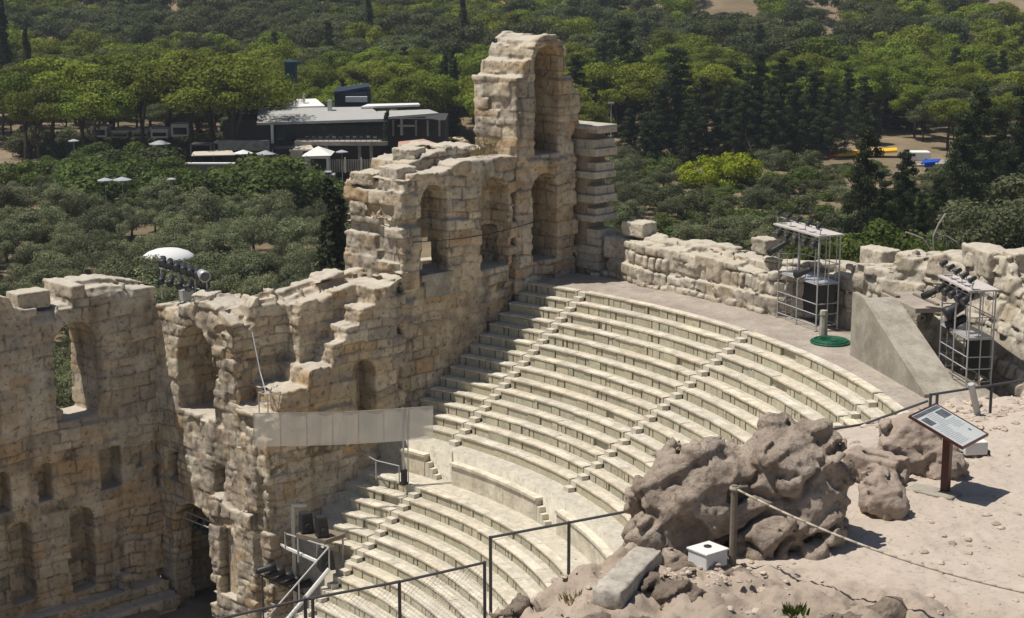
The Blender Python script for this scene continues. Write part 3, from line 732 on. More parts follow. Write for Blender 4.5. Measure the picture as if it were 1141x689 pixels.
o = masonry('arched_tower', pl_side, [(('poly', tw), 0, 3.3), (rect(-39.9,-36.9,20.15,20.5), -.14, .1)],
    [(arch(-39.25,-37.45,20.75,26.45), -1, 2.2), (arch(-39.15,-37.3,15.0,19.75), -1, 2.7)], HW, M['wall'], jag=.10, seed=27, rough=.4, holes=.02, wmean=1.3)
tag(o, 'tallest tower of the ruin with a rounded vault top over two arched recesses', 'ruined tower', 'ruined stage building')
t = thing('toothed_pier', 'flat topped stone pier with toothed courses just right of the tower', 'ruined pier', (-42, -5, 9), 'ruined stage building')
mb = MB(); mb.box((-42.7, -6.6, 9), (-41.08, -4.4, 21.9)); mb.build('core', M['brownstone'], t)
mb = MB(); z = 13.0; k = 0
while z < 21.9:                                                  # courses run forward and back like teeth
    hgt = min(random.choice([.36, .42, .48]), 22.0-z); out = [.30, .12, None, .26, .10, None][k % 6] if z > 16.4 else .3 + .5*(16.4-z)/3.4; x = -42.75
    c = random.uniform(.98, 1.22)
    if out is None: z += hgt*.9; k += 1; continue
    while x < -41.0:
        w_ = random.uniform(.55, 1.0); x1 = min(x+w_, -40.96 - (.0 if out > .1 else .3)); x1 = x1 if -40.96-x1 > .25 else -40.96 - (.0 if out > .1 else .28)
        c2 = c*random.uniform(.9, 1.08); mb.box((x, -6.7, z+.006), (x1-.012, -4.05+out+random.uniform(-.02,.02)+.2, z+hgt-.006), (c2, c2*.98, c2*.95)); x = x1
        if x1 > -41.3: break
    z += hgt; k += 1
mb.build('course', M['greyblock'], t, bevel=.02)
mb = MB(); mb.box((-42.8, -6.8, 21.905), (-40.85, -3.6, 22.1)); mb.build('capping', M['greyblock'], t, bevel=.03)
# sill, cable
mb = MB(); mb.box((-31.3, YW-.8, 15.03), (-29.25, YW+.10, 15.36)); mb.box((-31.15, YW-.1, 14.15), (-29.5, YW+.10, 15.03))
tag(mb.build('window_sill', M['concrete']), 'smooth grey sill slab under the left window of the windowed wall', 'window sill')
mb = MB(); pts = [(-28.6 - 9.0*i/20, YW+.12, 17.15 - .25*math.sin(PI*i/20) + .1*i/20) for i in range(21)]; mb.poly(pts, .022)
tag(mb.build('cable', M['black']), 'dark cable strung across the two windows of the windowed wall', 'cable')

# perimeter wall of the walkway and the rubble beyond
def pl_peri(u, d, z):
    a = u/40.2; R = 40.5 + d + .9*smooth(R_(1), R_(-4), a) + 1.3*smooth(R_(13.6), R_(16.5), a); return np.stack([-R*np.cos(a), R*np.sin(a), z], 1)
def pl_rub(u, d, z):
    a = u/40.2; R = 41.75 + d + 1.3*smooth(R_(22), R_(31), a) + .30*np.maximum(z-14, 0)*smooth(R_(20), R_(27), a); return np.stack([-R*np.cos(a), R*np.sin(a), z], 1)
o = masonry('perimeter_wall', pl_peri, [(('poly', [(-3.0,11),(-3.0,16.15),(2.5,16.2),(5,16.1),(8,15.95),(11,16.2),(14.3,16.6),(14.3,11)]), 0, 2.0), (('poly', [(-3.0,11),(-3.0,16.35),(2.5,16.5),(5,16.45),(8,16.4),(11,16.6),(14.3,16.9),(14.3,11)]), .9, 2.0), (rect(-3,10.0,11,14.9), -.2, .3)], [], .085, M['rubble'], seed=41, rough=.8, pal=GREYPAL, wmean=.8, rel=.085, groove=.125, jag=.12)
tag(o, 'long curved wall of rough pale stones behind the paved walkway', 'stone wall')
o = masonry('rubble_wall', pl_rub, [(('poly', [(13.6,11),(13.6,17.0),(16.4,17.3),(16.8,18.0),(21.5,18.6),(22.3,17.8),(24.2,18.6),(26,19.4),(28.5,19.9),(31,20.6),(36,21.4),(42,21.4),(42,11)]), 0, 3.0)], [], .09, M['rubble'], seed=44, rough=.8, pal=GREYPAL, wmean=.72, rel=.15, groove=.14, jag=.4)
tag(o, 'sloping bank of tumbled rubble stones at far right behind the scaffolds', 'stone wall')

def block(name, P, size, rz, label, cat, seed, material=None, group=None, amp=.03):
    """one squared, weathered stone: size along, across, high; P = centre of its underside"""
    h = max(.025, min(size)/16); mn = np.array([-s/2 - .2 for s in size]); mx = -mn
    ax = [np.arange(mn[i], mx[i], h, dtype=np.float32) for i in range(3)]
    X, Y, Z = np.meshgrid(*ax, indexing='ij')
    q = [np.abs(a) - (s/2 - .05) for a, s in zip((X, Y, Z), size)]
    F = np.sqrt(sum(np.maximum(a, 0)**2 for a in q)) + np.minimum(np.maximum(np.maximum(q[0], q[1]), q[2]), 0) - .05
    F = F + amp*2.2*fbm(X*1.6+seed, Y*1.6, Z*1.6, 3, seed) + amp*fbm(X*6, Y*6, Z*6, 2, seed+3)
    V, Q = surface_nets(F.astype(np.float32), mn, h); V[:,2] += size[2]/2
    c, s = math.cos(rz), math.sin(rz)
    V = np.stack([V[:,0]*c - V[:,1]*s, V[:,0]*s + V[:,1]*c, V[:,2]], 1)
    tint = np.tile(GREYPAL[seed % len(GREYPAL)], (len(V), 1))
    o = link(name, mesh_np(name, V, outward(V, Q), material or M['rubble'], tint)); o.location = [float(a) for a in P]
    return tag(o, label, cat, group)
bg = 'loose stone blocks on the ruins'
def cylP(px, py, R, z):
    P = at_z(px, py, z); return P
def on_ring(px, py, R): return at_r(px, py, R)
for i, (px, py, R, size, lab) in enumerate([
    (981, 300, 43.4, (1.75,1.2,1.0), 'big squared stone block on the wall right of the first scaffold, left of a pair'),
    (1020, 312, 43.6, (1.7,1.2,1.25), 'big squared stone block on the wall, right of a pair beside second scaffold'),
    (1000, 326, 43.2, (2.6,.9,.55), 'long low stone course under the pair of squared blocks'),
    (1100, 305, 44.6, (2.2,1.3,1.15), 'largest pale tilted block on the rubble bank at the right'),
    (1134, 303, 45.2, (1.4,1.2,.9), 'pale squared block on the rubble bank at the right frame edge'),
    (852, 282, 40.9, (1.1,.9,.75), 'squared block standing on the curved wall behind the first scaffold'),
    (712, 262, 42.3, (1.5,1.2,.75), 'pale block lying on the curved wall beside the toothed pier')]):
    P = on_ring(px, py, R); a = math.atan2(P[1], -P[0])
    block('stone_block', P, size, PI/2 - a, lab, 'stone block', 51+i, group=bg, amp=.045)
for i, (P, size, rz, lab) in enumerate([
    ((-28.9, -7.9, 19.75), (1.7,1.5,.62), .2, 'flat weathered slab on the end of the windowed wall, leftmost'),
    ((-29.0, -6.0, 19.7), (1.3,1.6,1.1), -.1, 'pitted block on the windowed wall next to the flat slab'),
    ((-30.6, -6.9, 20.9), (1.3,1.2,.6), .4, 'small rough block on top of the windowed wall, between the windows'),
    ((-13.2, -14.9, 14.6), (1.7,1.2,.8), .0, 'smooth rounded pale stone on top of the stage wall'),
    ((-13.95, -14.6, 8.8), (.8,.7,.55), .2, 'pale stone lying on the sill of the stage wall window'),
    ((-20.1, -10.1, 14.6), (1.3,1.0,.4), .5, 'jagged pale stone on the wing wall above the arched recess')]):
    block('stone_block', P, size, rz, lab, 'stone block', 70+i, group=bg, amp=.05 if i != 3 else .02)

# ------------------------------------------------------------------ concrete ramp
A = at_z(947, 395, 14)[:2]; B = at_z(1030, 443, 14)[:2]; T = (B-A)/np.linalg.norm(B-A); O = np.array([-T[1], T[0]])
if O @ A < 0: O = -O
LR = float(np.linalg.norm(B-A))
def rp(s, w, z): p = A + T*s + O*w; return (p[0], p[1], z)
t = thing('ramp', 'grey concrete wedge ramp against the rubble, right of the first scaffold', 'ramp', (A[0], A[1], 13.98))
def ext(mb, poly, w0, w1):
    n = len(poly); vs = [rp(s, w0, z) for s, z in poly] + [rp(s, w1, z) for s, z in poly]
    mb.add(vs, [tuple(range(n)), tuple(range(2*n-1, n-1, -1))] + [(i, n+i, n+(i+1) % n, (i+1) % n) for i in range(n)])
mb = MB(); ext(mb, [(0,13.9),(0,16.6),(1.0,16.6),(LR,13.98),(LR,13.9)], 0, .28); ext(mb, [(0.002,16.6),(0.002,16.78),(1.1,16.78),(LR,14.12),(LR,13.985),(1.0,16.6)], 0.003, .24)
mb.build('side_wall', M['concrete'], t)
mb = MB(); ext(mb, [(0,13.9),(0,16.5),(1.0,16.5),(LR,13.93),(LR,13.9)], .283, 1.75); mb.build('ramp_surface', M['concrete'], t)
mb = MB(); ext(mb, [(-.9,16.3),(-.9,16.5),(2.6,16.5),(2.6,16.3)], 1.755, 3.6); mb.build('landing', M['paving'], t)
mb = MB(); ext(mb, [(-1.2,16.505),(-1.2,16.6),(.3,16.6),(.3,16.505)], 1.9, 2.1); ext(mb, [(-.2,16.505),(-.2,16.58),(2.2,16.58),(2.2,16.505)], 2.9, 3.05); mb.build('plank', M['wood'], t)

# ------------------------------------------------------------------ lamps
LG = 'spotlights of the theatre'
def spotlight(P, d, L, r, label, silver=False, yoke=True, group=LG):
    """stage lantern: can, front ring with lens, rear cap and a yoke; P = centre of the can"""
    P = np.asarray(P, float); d = np.asarray(d, float); d = d/np.linalg.norm(d)
    t = thing('spotlight', label, 'spotlight', P - np.array([0, 0, r*1.8]), group)
    b = MB(); b.lathe(P - d*L/2, [(r*.55, 0), (r*.8, L*.12), (r*.82, L*.55), (r, L*.7), (r*1.05, L)], 12, d); b.build('housing', M['silver' if silver else 'black'], t, True)
    b = MB(); b.lathe(P + d*(L/2 - .02), [(r*.92, 0), (r*.8, .03)], 12, d); b.build('lens', M['glass'], t)
    if yoke:
        s = np.cross(d, [0, 0, 1.0]); s /= np.linalg.norm(s); b = MB()
        for q in (-1, 1): b.tube(P + s*q*r*1.15, P + s*q*r*1.15 - np.array([0,0,r*1.6]), .018)
        b.tube(P - s*r*1.15 - np.array([0,0,r*1.6]), P + s*r*1.15 - np.array([0,0,r*1.6]), .02); b.build('yoke', M['darksteel'], t)
    return t
# cluster on the wing wall, pointing down to the stage
sub = 'first second third fourth fifth sixth'.split()
for i in range(6):
    P = np.array([-20.6, -14.5 + .6*i, 15.95 - .04*i])
    spotlight(P, (.55, .75, -.22), 0.85, .19, f'black spotlight on top of the wing wall, {sub[i]} from the left in the upper row')
spotlight((-20.4, -10.75, 15.75), (.35, .9, -.05), .85, .28, 'big silver fronted spotlight at the right end of the wing wall cluster', True)
for i in range(4):
    P = np.array([-20.1, -13.9 + .8*i, 15.2]); spotlight(P, (.6, .55, -.45), .7, .17, f'small lamp on the wing wall below the upper row, {sub[i]} from the left')
t = thing('lamp_rack', 'dark steel rack carrying the spotlights on top of the wing wall', 'rack', (-20.4, -11.4, 14.2))
mb = MB()
for y in (-14.6, -13.0, -11.6, -10.6): mb.tube((-20.5, y, 14.0), (-20.5, y, 15.6), .035)
for z in (14.95, 15.55): mb.tube((-20.5, -14.7, z), (-20.5, -10.5, z), .03)
mb.build('frame', M['steel'], t)
mb = MB()
for y in (-12.4, -11.2, -10.2): mb.box((-20.8, y-.22, 14.25), (-20.2, y+.22, 14.75))
mb.build('ballast_box', M['silver'], t)

# ------------------------------------------------------------------ lighting scaffolds on the walkway
def scaffold(pf0, pf1, z, depth, roof_py, deck_py, label, which, extra):
    P0 = at_z(*pf0, z); P1 = at_z(*pf1, z); e = P1 - P0; L = np.linalg.norm(e); e /= L
    o_ = np.array([e[1], -e[0], 0.0]); 
    if o_ @ P0 < 0: o_ = -o_
    H = height_to(P1, roof_py); hd = height_to(P1, deck_py)
    t = thing('scaffold_tower', label, 'scaffold', P0 + e*L/2 + o_*depth/2, 'lighting scaffolds on the walkway')
    at = lambda s, w, h: P0 + e*s*L + o_*w*depth + np.array([0,0,h])
    for s in (0, .5, 1):
        for w in (0, 1):
            b = MB(); b.tube(at(s,w,0), at(s,w,H-.03), .036); b.lathe(at(s,w,0), [(.09,0),(.09,.02)], 8); b.build('leg', M['steel'], t)
    b = MB()
    for w in (0, .5, 1): b.tube(at(1,w,0) + e*.02, at(1,w,H-.03) + e*.02, .025); b.tube(at(.92,w,hd), at(.92,w,H-.03), .02)
    b.build('upright', M['steel'], t)
    b = MB()
    for h in (.22, .75, 1.25, hd):
        for w in (0, 1): b.tube(at(0,w,h), at(1,w,h), .026)
        for s in (0, 1): b.tube(at(s,0,h), at(s,1,h), .026)
    for s in (0, 1): b.tube(at(s,0,hd+.9), at(s,1,hd+.9), .022)
    b.tube(at(0,1,hd+.9), at(1,1,hd+.9), .022)
    b.build('rail', M['steel'], t)
    b = MB(); b.tube(at(0,1,.22), at(.5,1,hd), .022); b.tube(at(1,1,.22), at(.5,1,hd), .022); b.tube(at(0,0,.22), at(0,1,hd), .02); b.build('brace', M['steel'], t)
    b = MB(); b.hexa([at(0,0,hd+.03), at(1,0,hd+.03), at(1,1,hd+.03), at(0,1,hd+.03)], [at(0,0,hd+.08), at(1,0,hd+.08), at(1,1,hd+.08), at(0,1,hd+.08)]); b.build('deck', M['silver'], t)
    b = MB(); b.hexa([at(-.12,-.12,H), at(1.05,-.12,H), at(1.05,1.08,H), at(-.12,1.08,H)], [at(-.12,-.12,H+.07), at(1.05,-.12,H+.07), at(1.05,1.08,H+.07), at(-.12,1.08,H+.07)]); b.build('roof_panel', M['tin'], t)
    b = MB(); b.hexa([at(.12,.93,.3), at(.95,.93,.3), at(.95,.95,.3), at(.12,.95,.3)], [at(.12,.93,hd), at(.95,.93,hd), at(.95,.95,hd), at(.12,.95,hd)]); b.build('dark_screen', M['darknet'], t)
    b = MB()
    for h in np.arange(.3, hd+.8, .3): b.tube(at(.16,.1,h), at(.16,.38,h), .014)
    for w in (.1, .38): b.tube(at(.16,w,0), at(.16,w,hd+.9), .018)
    b.build('ladder', M['steel'], t)
    b = MB(); b.tube(at(-.1,.05,H+.42), at(1.0,.05,H+.30), .022)
    for s in (-.1,.25,.62,1.0): b.tube(at(s,.05,H+.07), at(s,.05,H+.42-.1*s), .02)
    b.tube(at(-.08,-.02,H-.18), at(1.0,-.02,H-.18), .022); b.build('lamp_bar', M['steel'], t)
    toward = -np.array([P0[0], P0[1], 0]); toward = toward/np.linalg.norm(toward) + np.array([0,0,-.45])
    cnt = ['first', 'second', 'third', 'fourth', 'fifth']
    for i in range(5):
        spotlight(at(-.06 + .26*i, .05, H+.60-.028*i), toward, .34, .115, f'small lamp above the roof of the {which} scaffold, {cnt[i]} from the left')
    for i in range(5):
        spotlight(at(.0 + .23*i, -.02, H-.34), toward + e*.25, .62, .155, f'black lantern hung under the roof of the {which} scaffold, {cnt[i]} from the left')
    for (s, w, h, dd, L_, r_, lab) in extra: spotlight(at(s, w, h(hd, H)), toward*dd[0] + e*dd[1] + np.array([0,0,dd[2]]), L_, r_, lab)
    return P0, e, o_, L, depth, H
sc1 = scaffold((866, 353), (909, 369), 14.0, 1.15, 264, 318, 'steel tube scaffold tower with tin roof and lamps, left one on the walkway', 'left', [
    (.05, -.15, lambda hd, H: H-1.0, (1, -.9, -.4), 1.15, .16, 'long black follow spot pointing down left from the left scaffold'),
    (.66, -.05, lambda hd, H: hd+.42, (.5, -1.2, -.35), .95, .17, 'grey shaded lantern standing on the deck of the left scaffold')])
sc2 = scaffold((1046, 413), (1076, 432), 14.0, 1.05, 325, 379, 'steel tube scaffold tower with tin roof and lamps, right one beside the rubble', 'right', [
    (-.3, -.05, lambda hd, H: H-.75, (1, -1.1, -.35), 1.1, .15, 'long black follow spot pointing left from the right scaffold'),
    (.35, .1, lambda hd, H: hd+.85, (1, -.2, -.15), .9, .30, 'large black lantern on the right scaffold above its deck'),
    (.3, .3, lambda hd, H: hd+.3, (1, -.7, -.25), .9, .22, 'black lantern on the deck of the right scaffold')])
# pale post and hose coil
P = at_z(917, 376, 14); Hh = height_to(P, 346)
mb = MB(); mb.lathe(P, [(.20,0),(.19,.5),(.17,.95),(.2,Hh*.86),(.17,Hh)], 9); mb.box(P + np.array([-.23,-.2,0]), P + np.array([.23,.2,.08]))
tag(mb.build('stone_post', M['greystone']), 'short pale stone post at the foot of the left scaffold', 'post')
P = at_z(925, 382, 13.98); mb = MB()
for k in range(5):
    r = .42 + .11*k; n = 26; zz = .05 + .035*(k % 2) + .03*(k in (1, 2, 3)); pts = [(P[0]+r*math.cos(2*PI*i/n)*random.uniform(.98,1.02), P[1]+r*math.sin(2*PI*i/n), P[2]+zz) for i in range(n)]; pts.append(pts[0]); mb.poly(pts, .055, 6)
mb.poly([(P[0]-.4,P[1]+.3,P[2]+.1),(P[0]+.1,P[1]-.1,P[2]+.05),(P[0]+.4,P[1]+.25,P[2]+.1)], .05)
mb.lathe(P, [(.8,0),(.78,.03)], 20)
tag(mb.build('hose_coil', M['green']), 'green hose coiled on the paved walkway in front of the left scaffold', 'hose')
mb = MB(); P = at_z(668, 306, 13.975); mb.obox(P + np.array([0,0,.07]), (.5,.1,0), (-.06,.25,0), (0,0,.07)); tag(mb.build('stone_slab', M['slab']), 'small white slab on the walkway near the foot of the tower', 'slab')

# ------------------------------------------------------------------ netting banner, poles, platform with loudspeakers
def netting():
    m = bpy.data.materials.new('pale netting'); m.use_nodes = True; N = m.node_tree.nodes; L = m.node_tree.links
    bs = N['Principled BSDF']; bs.inputs['Base Color'].default_value = (.80, .775, .73, 1); bs.inputs['Roughness'].default_value = .8
    tr = N.new('ShaderNodeBsdfTransparent'); tl = N.new('ShaderNodeBsdfTranslucent'); tl.inputs[0].default_value = (.80, .775, .73, 1)
    mx = N.new('ShaderNodeMixShader'); mx.inputs[0].default_value = .5; L.new(bs.outputs[0], mx.inputs[1]); L.new(tl.outputs[0], mx.inputs[2])
    m2 = N.new('ShaderNodeMixShader'); m2.inputs[0].default_value = .34; L.new(mx.outputs[0], m2.inputs[1]); L.new(tr.outputs[0], m2.inputs[2]); L.new(m2.outputs[0], N['Material Output'].inputs['Surface']); return m
M['net'] = netting()
a = at_y(282, 461, -4.35); b0 = at_y(282, 498.5, -4.35); pole = at_z(450, 540, 6.2); dvec = (pole - a)*np.array([1,1,0])
c = a + dvec*1.21; zt = c[2]; 
# far end at picture (488, 453)
def end_at(px, py, P):  # height on the vertical through P seen at row py
    return P[2] + 0
cz = -10 + height_to(np.array([c[0], c[1], -10.0]), 453); cb = -10 + height_to(np.array([c[0], c[1], -10.0]), 489)
t = thing('netting_banner', 'long pale see-through netting banner hung between ruined wall and a pole', 'banner', (a+c)/2*np.array([1,1,0]) + np.array([0,0,b0[2]]))
mb = MB(); nn = 7; out = np.array([-dvec[1], dvec[0], 0])/np.linalg.norm(dvec[:2])
seam = MB()
for i in range(nn):
    f0, f1 = i/nn, (i+1)/nn; q = []
    sub_ = 5
    for j in range(sub_):
        g0 = f0 + (f1-f0)*j/sub_; g1 = f0 + (f1-f0)*(j+1)/sub_
        def pt(f, top):
            z = (a[2]*(1-f) + cz*f if top else b0[2]*(1-f) + cb*f) - .10*math.sin(PI*f)
            ph = (f*nn) % 1 if f*nn < nn else 0
            w = a*(1-f) + c*f + out*(.012*math.sin(f*nn*2*PI) + (0 if top else .06)); return (w[0], w[1], z)
        mb.add([pt(g0,0), pt(g1,0), pt(g1,1), pt(g0,1)], [(0,1,2,3)])
    seam.tube(np.array(pt(f0+1e-6,0)) + out*.012, np.array(pt(f0+1e-6,1)) + out*.012, .012)
mb.build('netting', M['net'], t)
top = [np.array(a*(1-f) + c*f)*np.array([1,1,0]) + np.array([0,0, a[2]*(1-f) + cz*f + .015 - .10*math.sin(PI*f)]) for f in np.linspace(0,1,15)]; seam.poly(top, .016)
seam.build('seam', M['concrete'], t)
t = thing('banner_pole', 'slim steel pole pair holding the netting banner, standing above the lower tier', 'pole', pole)
mb = MB(); mb.tube(pole, pole + np.array([0,0,cz-pole[2]+.05]), .045); mb.tube(pole + RT*.22, pole + RT*.22 + np.array([0,0,cz-pole[2]]), .03); mb.build('pole', M['steel'], t)
mb = MB(); mb.box(pole + np.array([-.16,-.16,0]), pole + np.array([.16,.16,.12])); mb.box(pole + np.array([-.12,-.1,.12]), pole + np.array([.1,.12,.75])); mb.build('base_box', M['black'], t)
P0 = at_z(395, 521, 6.2); P1 = at_z(419, 534, 6.2); P2 = at_z(445, 538, 6.2)
t = thing('hand_rail', 'short steel hand rail on the aisle left of the banner pole', 'hand rail', P1)
mb = MB(); up = np.array([0,0,1.05])
mb.poly([P0+up*.95, P1+up*.9, P2+up*.8], .028); mb.tube(P1, P1+up*.95, .03); mb.tube(P2, P2+up*.8, .03); mb.tube(P0, P0+up, .03); mb.build('rail', M['steel'], t)

Pp = at_z(352, 606, 4.3)          # platform with loudspeakers beside the end of the lower tier
t = thing('speaker_platform', 'dark brown platform on legs at the wall end of the lower tier', 'platform', (Pp[0], Pp[1], 3.2))
def lp(r, a_, z): p = Pp + RT*r + FH*a_; return np.array([p[0], p[1], z])
mb = MB(); mb.hexa([lp(-1.0,.5,4.42), lp(.5,-.45,4.42), lp(1.35,.55,4.42), lp(-.1,1.5,4.42)], [lp(-1.0,.5,4.62), lp(.5,-.45,4.62), lp(1.35,.55,4.62), lp(-.1,1.5,4.62)]); mb.build('deck', M['wood'], t)
for q in ((-.9,.5), (.45,-.3), (1.2,.55), (-.1,1.4)):
    mb = MB(); mb.tube(lp(*q,3.2), lp(*q,4.42), .05); mb.build('leg', M['steel'], t)
SPG = 'loudspeakers by the lower tier'
def speaker(Q, s, h, lab, yaw=0.0):
    t = thing('loudspeaker', lab, 'loudspeaker', Q, SPG); a_, b_ = RT*math.cos(yaw)+FH*math.sin(yaw), FH*math.cos(yaw)-RT*math.sin(yaw); z = np.array([0,0,1.0])
    mb = MB(); mb.hexa([Q-a_*s-b_*s, Q+a_*s-b_*s, Q+a_*s*.75+b_*s, Q-a_*s*.75+b_*s], [Q-a_*s*.8-b_*s*.6+z*h, Q+a_*s*.8-b_*s*.6+z*h, Q+a_*s*.6+b_*s+z*h, Q-a_*s*.6+b_*s+z*h]); mb.build('cabinet', M['black'], t, bevel=.03)
    mb = MB(); mb.hexa([Q-a_*s*.85-b_*(s+.015)+z*.1, Q+a_*s*.85-b_*(s+.015)+z*.1, Q+a_*s*.85-b_*s*.98+z*.1, Q-a_*s*.85-b_*s*.98+z*.1], [Q-a_*s*.7-b_*(s*.64+.02)+z*h*.93, Q+a_*s*.7-b_*(s*.64+.02)+z*h*.93, Q+a_*s*.7-b_*s*.6+z*h*.93, Q-a_*s*.7-b_*s*.6+z*h*.93]); mb.build('grille', M['darknet'], t)
    mb = MB(); mb.lathe(Q - b_*(s*.97+.02) + z*h*.35, [(s*.5,0),(s*.42,.03),(s*.1,.01)], 12, -b_); mb.build('cone', M['black'], t)
speaker(lp(.25,.15,4.625), .30, .95, 'black loudspeaker on the dark platform, right and nearer of the two', .5)
speaker(lp(-.55,.75,4.625), .33, .95, 'black loudspeaker on the dark platform, left and farther of the two', .5)
speaker(lp(.5,-.75,3.35), .38, .9, 'black loudspeaker low under the edge of the dark platform', .5)
# white post frame and railing beside it
Q0 = at_y(327, 605, -4.2); t = thing('white_stand', 'white bracket post behind the speaker platform against the wall', 'post', (Q0[0], Q0[1], -1.7))
mb = MB(); mb.box((Q0[0]-.06,Q0[1]-.06,-1.7), (Q0[0]+.06,Q0[1]+.06,Q0[2]+1.8)); mb.obox(np.array([Q0[0],Q0[1],Q0[2]+1.85]) + RT*.3 + FH*.1, RT*.36, FH*.09, (0,0,.06)); mb.build('post', M['white'], t)
# gangway stair with white tube rails
E0 = at_z(367, 634, 3.5); E1 = at_z(300, 715, .3); E2 = at_y(318, 612, -3.9)
t = thing('gangway', 'white steel gangway with tube hand rails leading down beside the lower tier', 'gangway', (E0[0], E0[1], -1.7))
mb = MB(); mb.tube(E0, E1, .11); mb.build('stringer', M['white'], t)
mb = MB(); mb.poly([at_y(319, 595, -3.9), E0 + np.array([0,0,1.05]), at_z(285, 703, 1.2)], .04, 8)
for q, h in ((E0, 1.0), (E0*.5+E1*.5, 1.1), (E2, .85)): mb.tube(q, q + np.array([0,0,h]), .035)
mb.build('hand_rail', M['steel'], t)
mb = MB(); w_ = FH*.5 - RT*.3; mb.hexa([E2, E0, E0+w_, E2+w_], [E2+np.array([0,0,.12]), E0+np.array([0,0,.12]), E0+w_+np.array([0,0,.12]), E2+w_+np.array([0,0,.12])]); mb.build('landing', M['white'], t)
for i in range(5):
    P = at_y(296 + 10*i, 634 + 4.6*i, -3.9); spotlight(P, RT*.8 + FH*.35 + np.array([0,0,.15]), .95, .19, f'black spotlight in the low row under the gangway, {sub[i]} from the left')
t = thing('lamp_bar', 'dark bar carrying the low row of spotlights below the gangway', 'rack', at_y(316, 648, -4.0)); mb = MB(); mb.tube(at_y(288, 640, -4.0), at_y(342, 664, -4.0), .04)
for px, py in ((292, 644), (346, 668)): q = at_y(px, py-3, -4.0); mb.tube(q, (q[0], q[1], -1.7), .04)
mb.build('bar', M['darksteel'], t)
for i in range(3): spotlight(np.array([-20.3, -11.9+.85*i, 2.65]), (.8,.5,-.3), .7, .18, f'dark spotlight hanging inside the arched doorway, {sub[i]} from the left')
t = thing('doorway_bar', 'pale pipes across the upper part of the dark arched doorway', 'pipes', (-19.9, -10.9, 2.9)); mb = MB()
for z, x in ((3.0,-19.8),(3.25,-20.0)): mb.tube((x,-12.5,z), (x,-9.3,z), .045)
mb.build('pipe', M['steel'], t)
mb = MB(); mb.poly([at_y(281, 370, -6.8), at_y(290, 415, -5.6), at_y(297, 440, -4.4)], .03); tag(mb.build('cable_rod', M['steel']), 'thin pale rod leaning on the stepped ruin', 'rod')
t = thing('lamp_stand', 'small metal lamp frame standing on the lowest step of the stepped ruin', 'frame', (-20.1, -4.9, 10.0)); mb = MB()
for x in (-20.5, -19.7):
    mb.tube((x,-4.8,9.9), (x,-4.8,10.9), .03); mb.tube((x,-5.5,9.9), (x,-5.5,10.9), .03)
for z in (10.4, 10.9): mb.poly([(-20.5,-4.8,z),(-19.7,-4.8,z),(-19.7,-5.5,z),(-20.5,-5.5,z),(-20.5,-4.8,z)], .025)
mb.build('frame', M['steel'], t)
# ------------------------------------------------------------------ near ground: boulders, stones, sign, boxes, rope, fence
ZA = np.array([0, 0, 1.0])
B0 = on_near(825, 622); B0 = B0 - np.array([0,0,.05])
o = rockmesh('boulder', B0, [(-.74,.52,.60,.86,.74,.98), (-.36,.58,.98,.78,.66,.56), (-1.08,.42,.28,.50,.52,.60), (.12,.72,.66,.85,.66,.86), (.70,.78,.80,.95,.86,1.03), (.62,.52,.32,1.0,.72,.55), (1.08,.52,.45,.46,.54,.78), (.92,.78,1.30,.55,.52,.42), (.95,.12,.10,.42,.34,.32), (.42,.02,.02,.40,.30,.26)],
    .027, M['rock'], 5, amp=.075, freq=1.2, fine=.022, groove=1.0, facets=8, fcut=(.76,.94), steps=.47, cuts=[(-.55,-.34,.22,.36,.34,.36)], k=.10)
tag(o, 'huge brown grey craggy boulder between the seats and the white box', 'boulder')
P = on_near(985, 578); o = rockmesh('rock', P, [(0,.2,.22,.36,.33,.33), (-.05,.35,.5,.26,.22,.18), (.12,.1,.12,.25,.25,.25)], .03, M['palerock'], 12, amp=.045, freq=2.0, k=.12, facets=6, fcut=(.78,.95), groove=.6)
tag(o, 'knee high pale rock in front of the stone trough', 'rock', 'rocks beside the path')
P = on_near(1024, 533); o = rockmesh('rock', P, [(-.12,.45,.25,.55,.42,.55), (.32,.3,.2,.42,.36,.48), (.05,.6,.5,.45,.4,.36), (.45,.1,.05,.26,.22,.26)], .035, M['palerock'], 19, amp=.06, freq=1.6, k=.2, facets=5, fcut=(.78,.95), groove=.6)
tag(o, 'rounded pale pinkish rock behind the information sign', 'rock', 'rocks beside the path')
P = on_near(930, 590); o = rockmesh('rock', P, [(0,.1,.06,.26,.2,.16), (.12,.25,.05,.16,.14,.12)], .025, M['palerock'], 23, amp=.06, freq=2.5, k=.1)
tag(o, 'small low rock on the earth at the right foot of the boulder', 'rock', 'rocks beside the path')
P = on_near(868, 612); o = rockmesh('rock', P, [(0,.1,.1,.48,.26,.24), (-.25,.2,.12,.25,.2,.2)], .028, M['rock'], 27, amp=.08, freq=2.2, k=.1)
tag(o, 'long low brown rock at the front foot of the boulder', 'rock', 'rocks beside the path')
P = on_near(752, 634); o = rockmesh('rock', P, [(0,.05,.12,.22,.2,.2), (-.15,.1,.08,.18,.15,.15), (.16,.0,.06,.14,.14,.12)], .024, M['rock'], 33, amp=.08, freq=2.6, k=.08)
tag(o, 'lumpy brown rock between the stone plank and the white box', 'rock', 'rocks beside the path')
for i, (px, py, s, lab) in enumerate([(1062, 520, .16, 'small dark stone behind the post of the information sign'), (1091, 500, .10, 'small reddish stone beside the low white box near the fence')]):
    P = on_near(px, py); o = rockmesh('rock', P, [(0,0,s*.5,s,s*.8,s*.8), (s*.6,.1,s*.3,s*.6,s*.6,s*.5)], .02, M['rock'], 37+i, amp=.04, freq=3, k=.05); tag(o, lab, 'rock', 'rocks beside the path')
P = uv(1.9, 19.2, Z0 - .12); lp_ = []
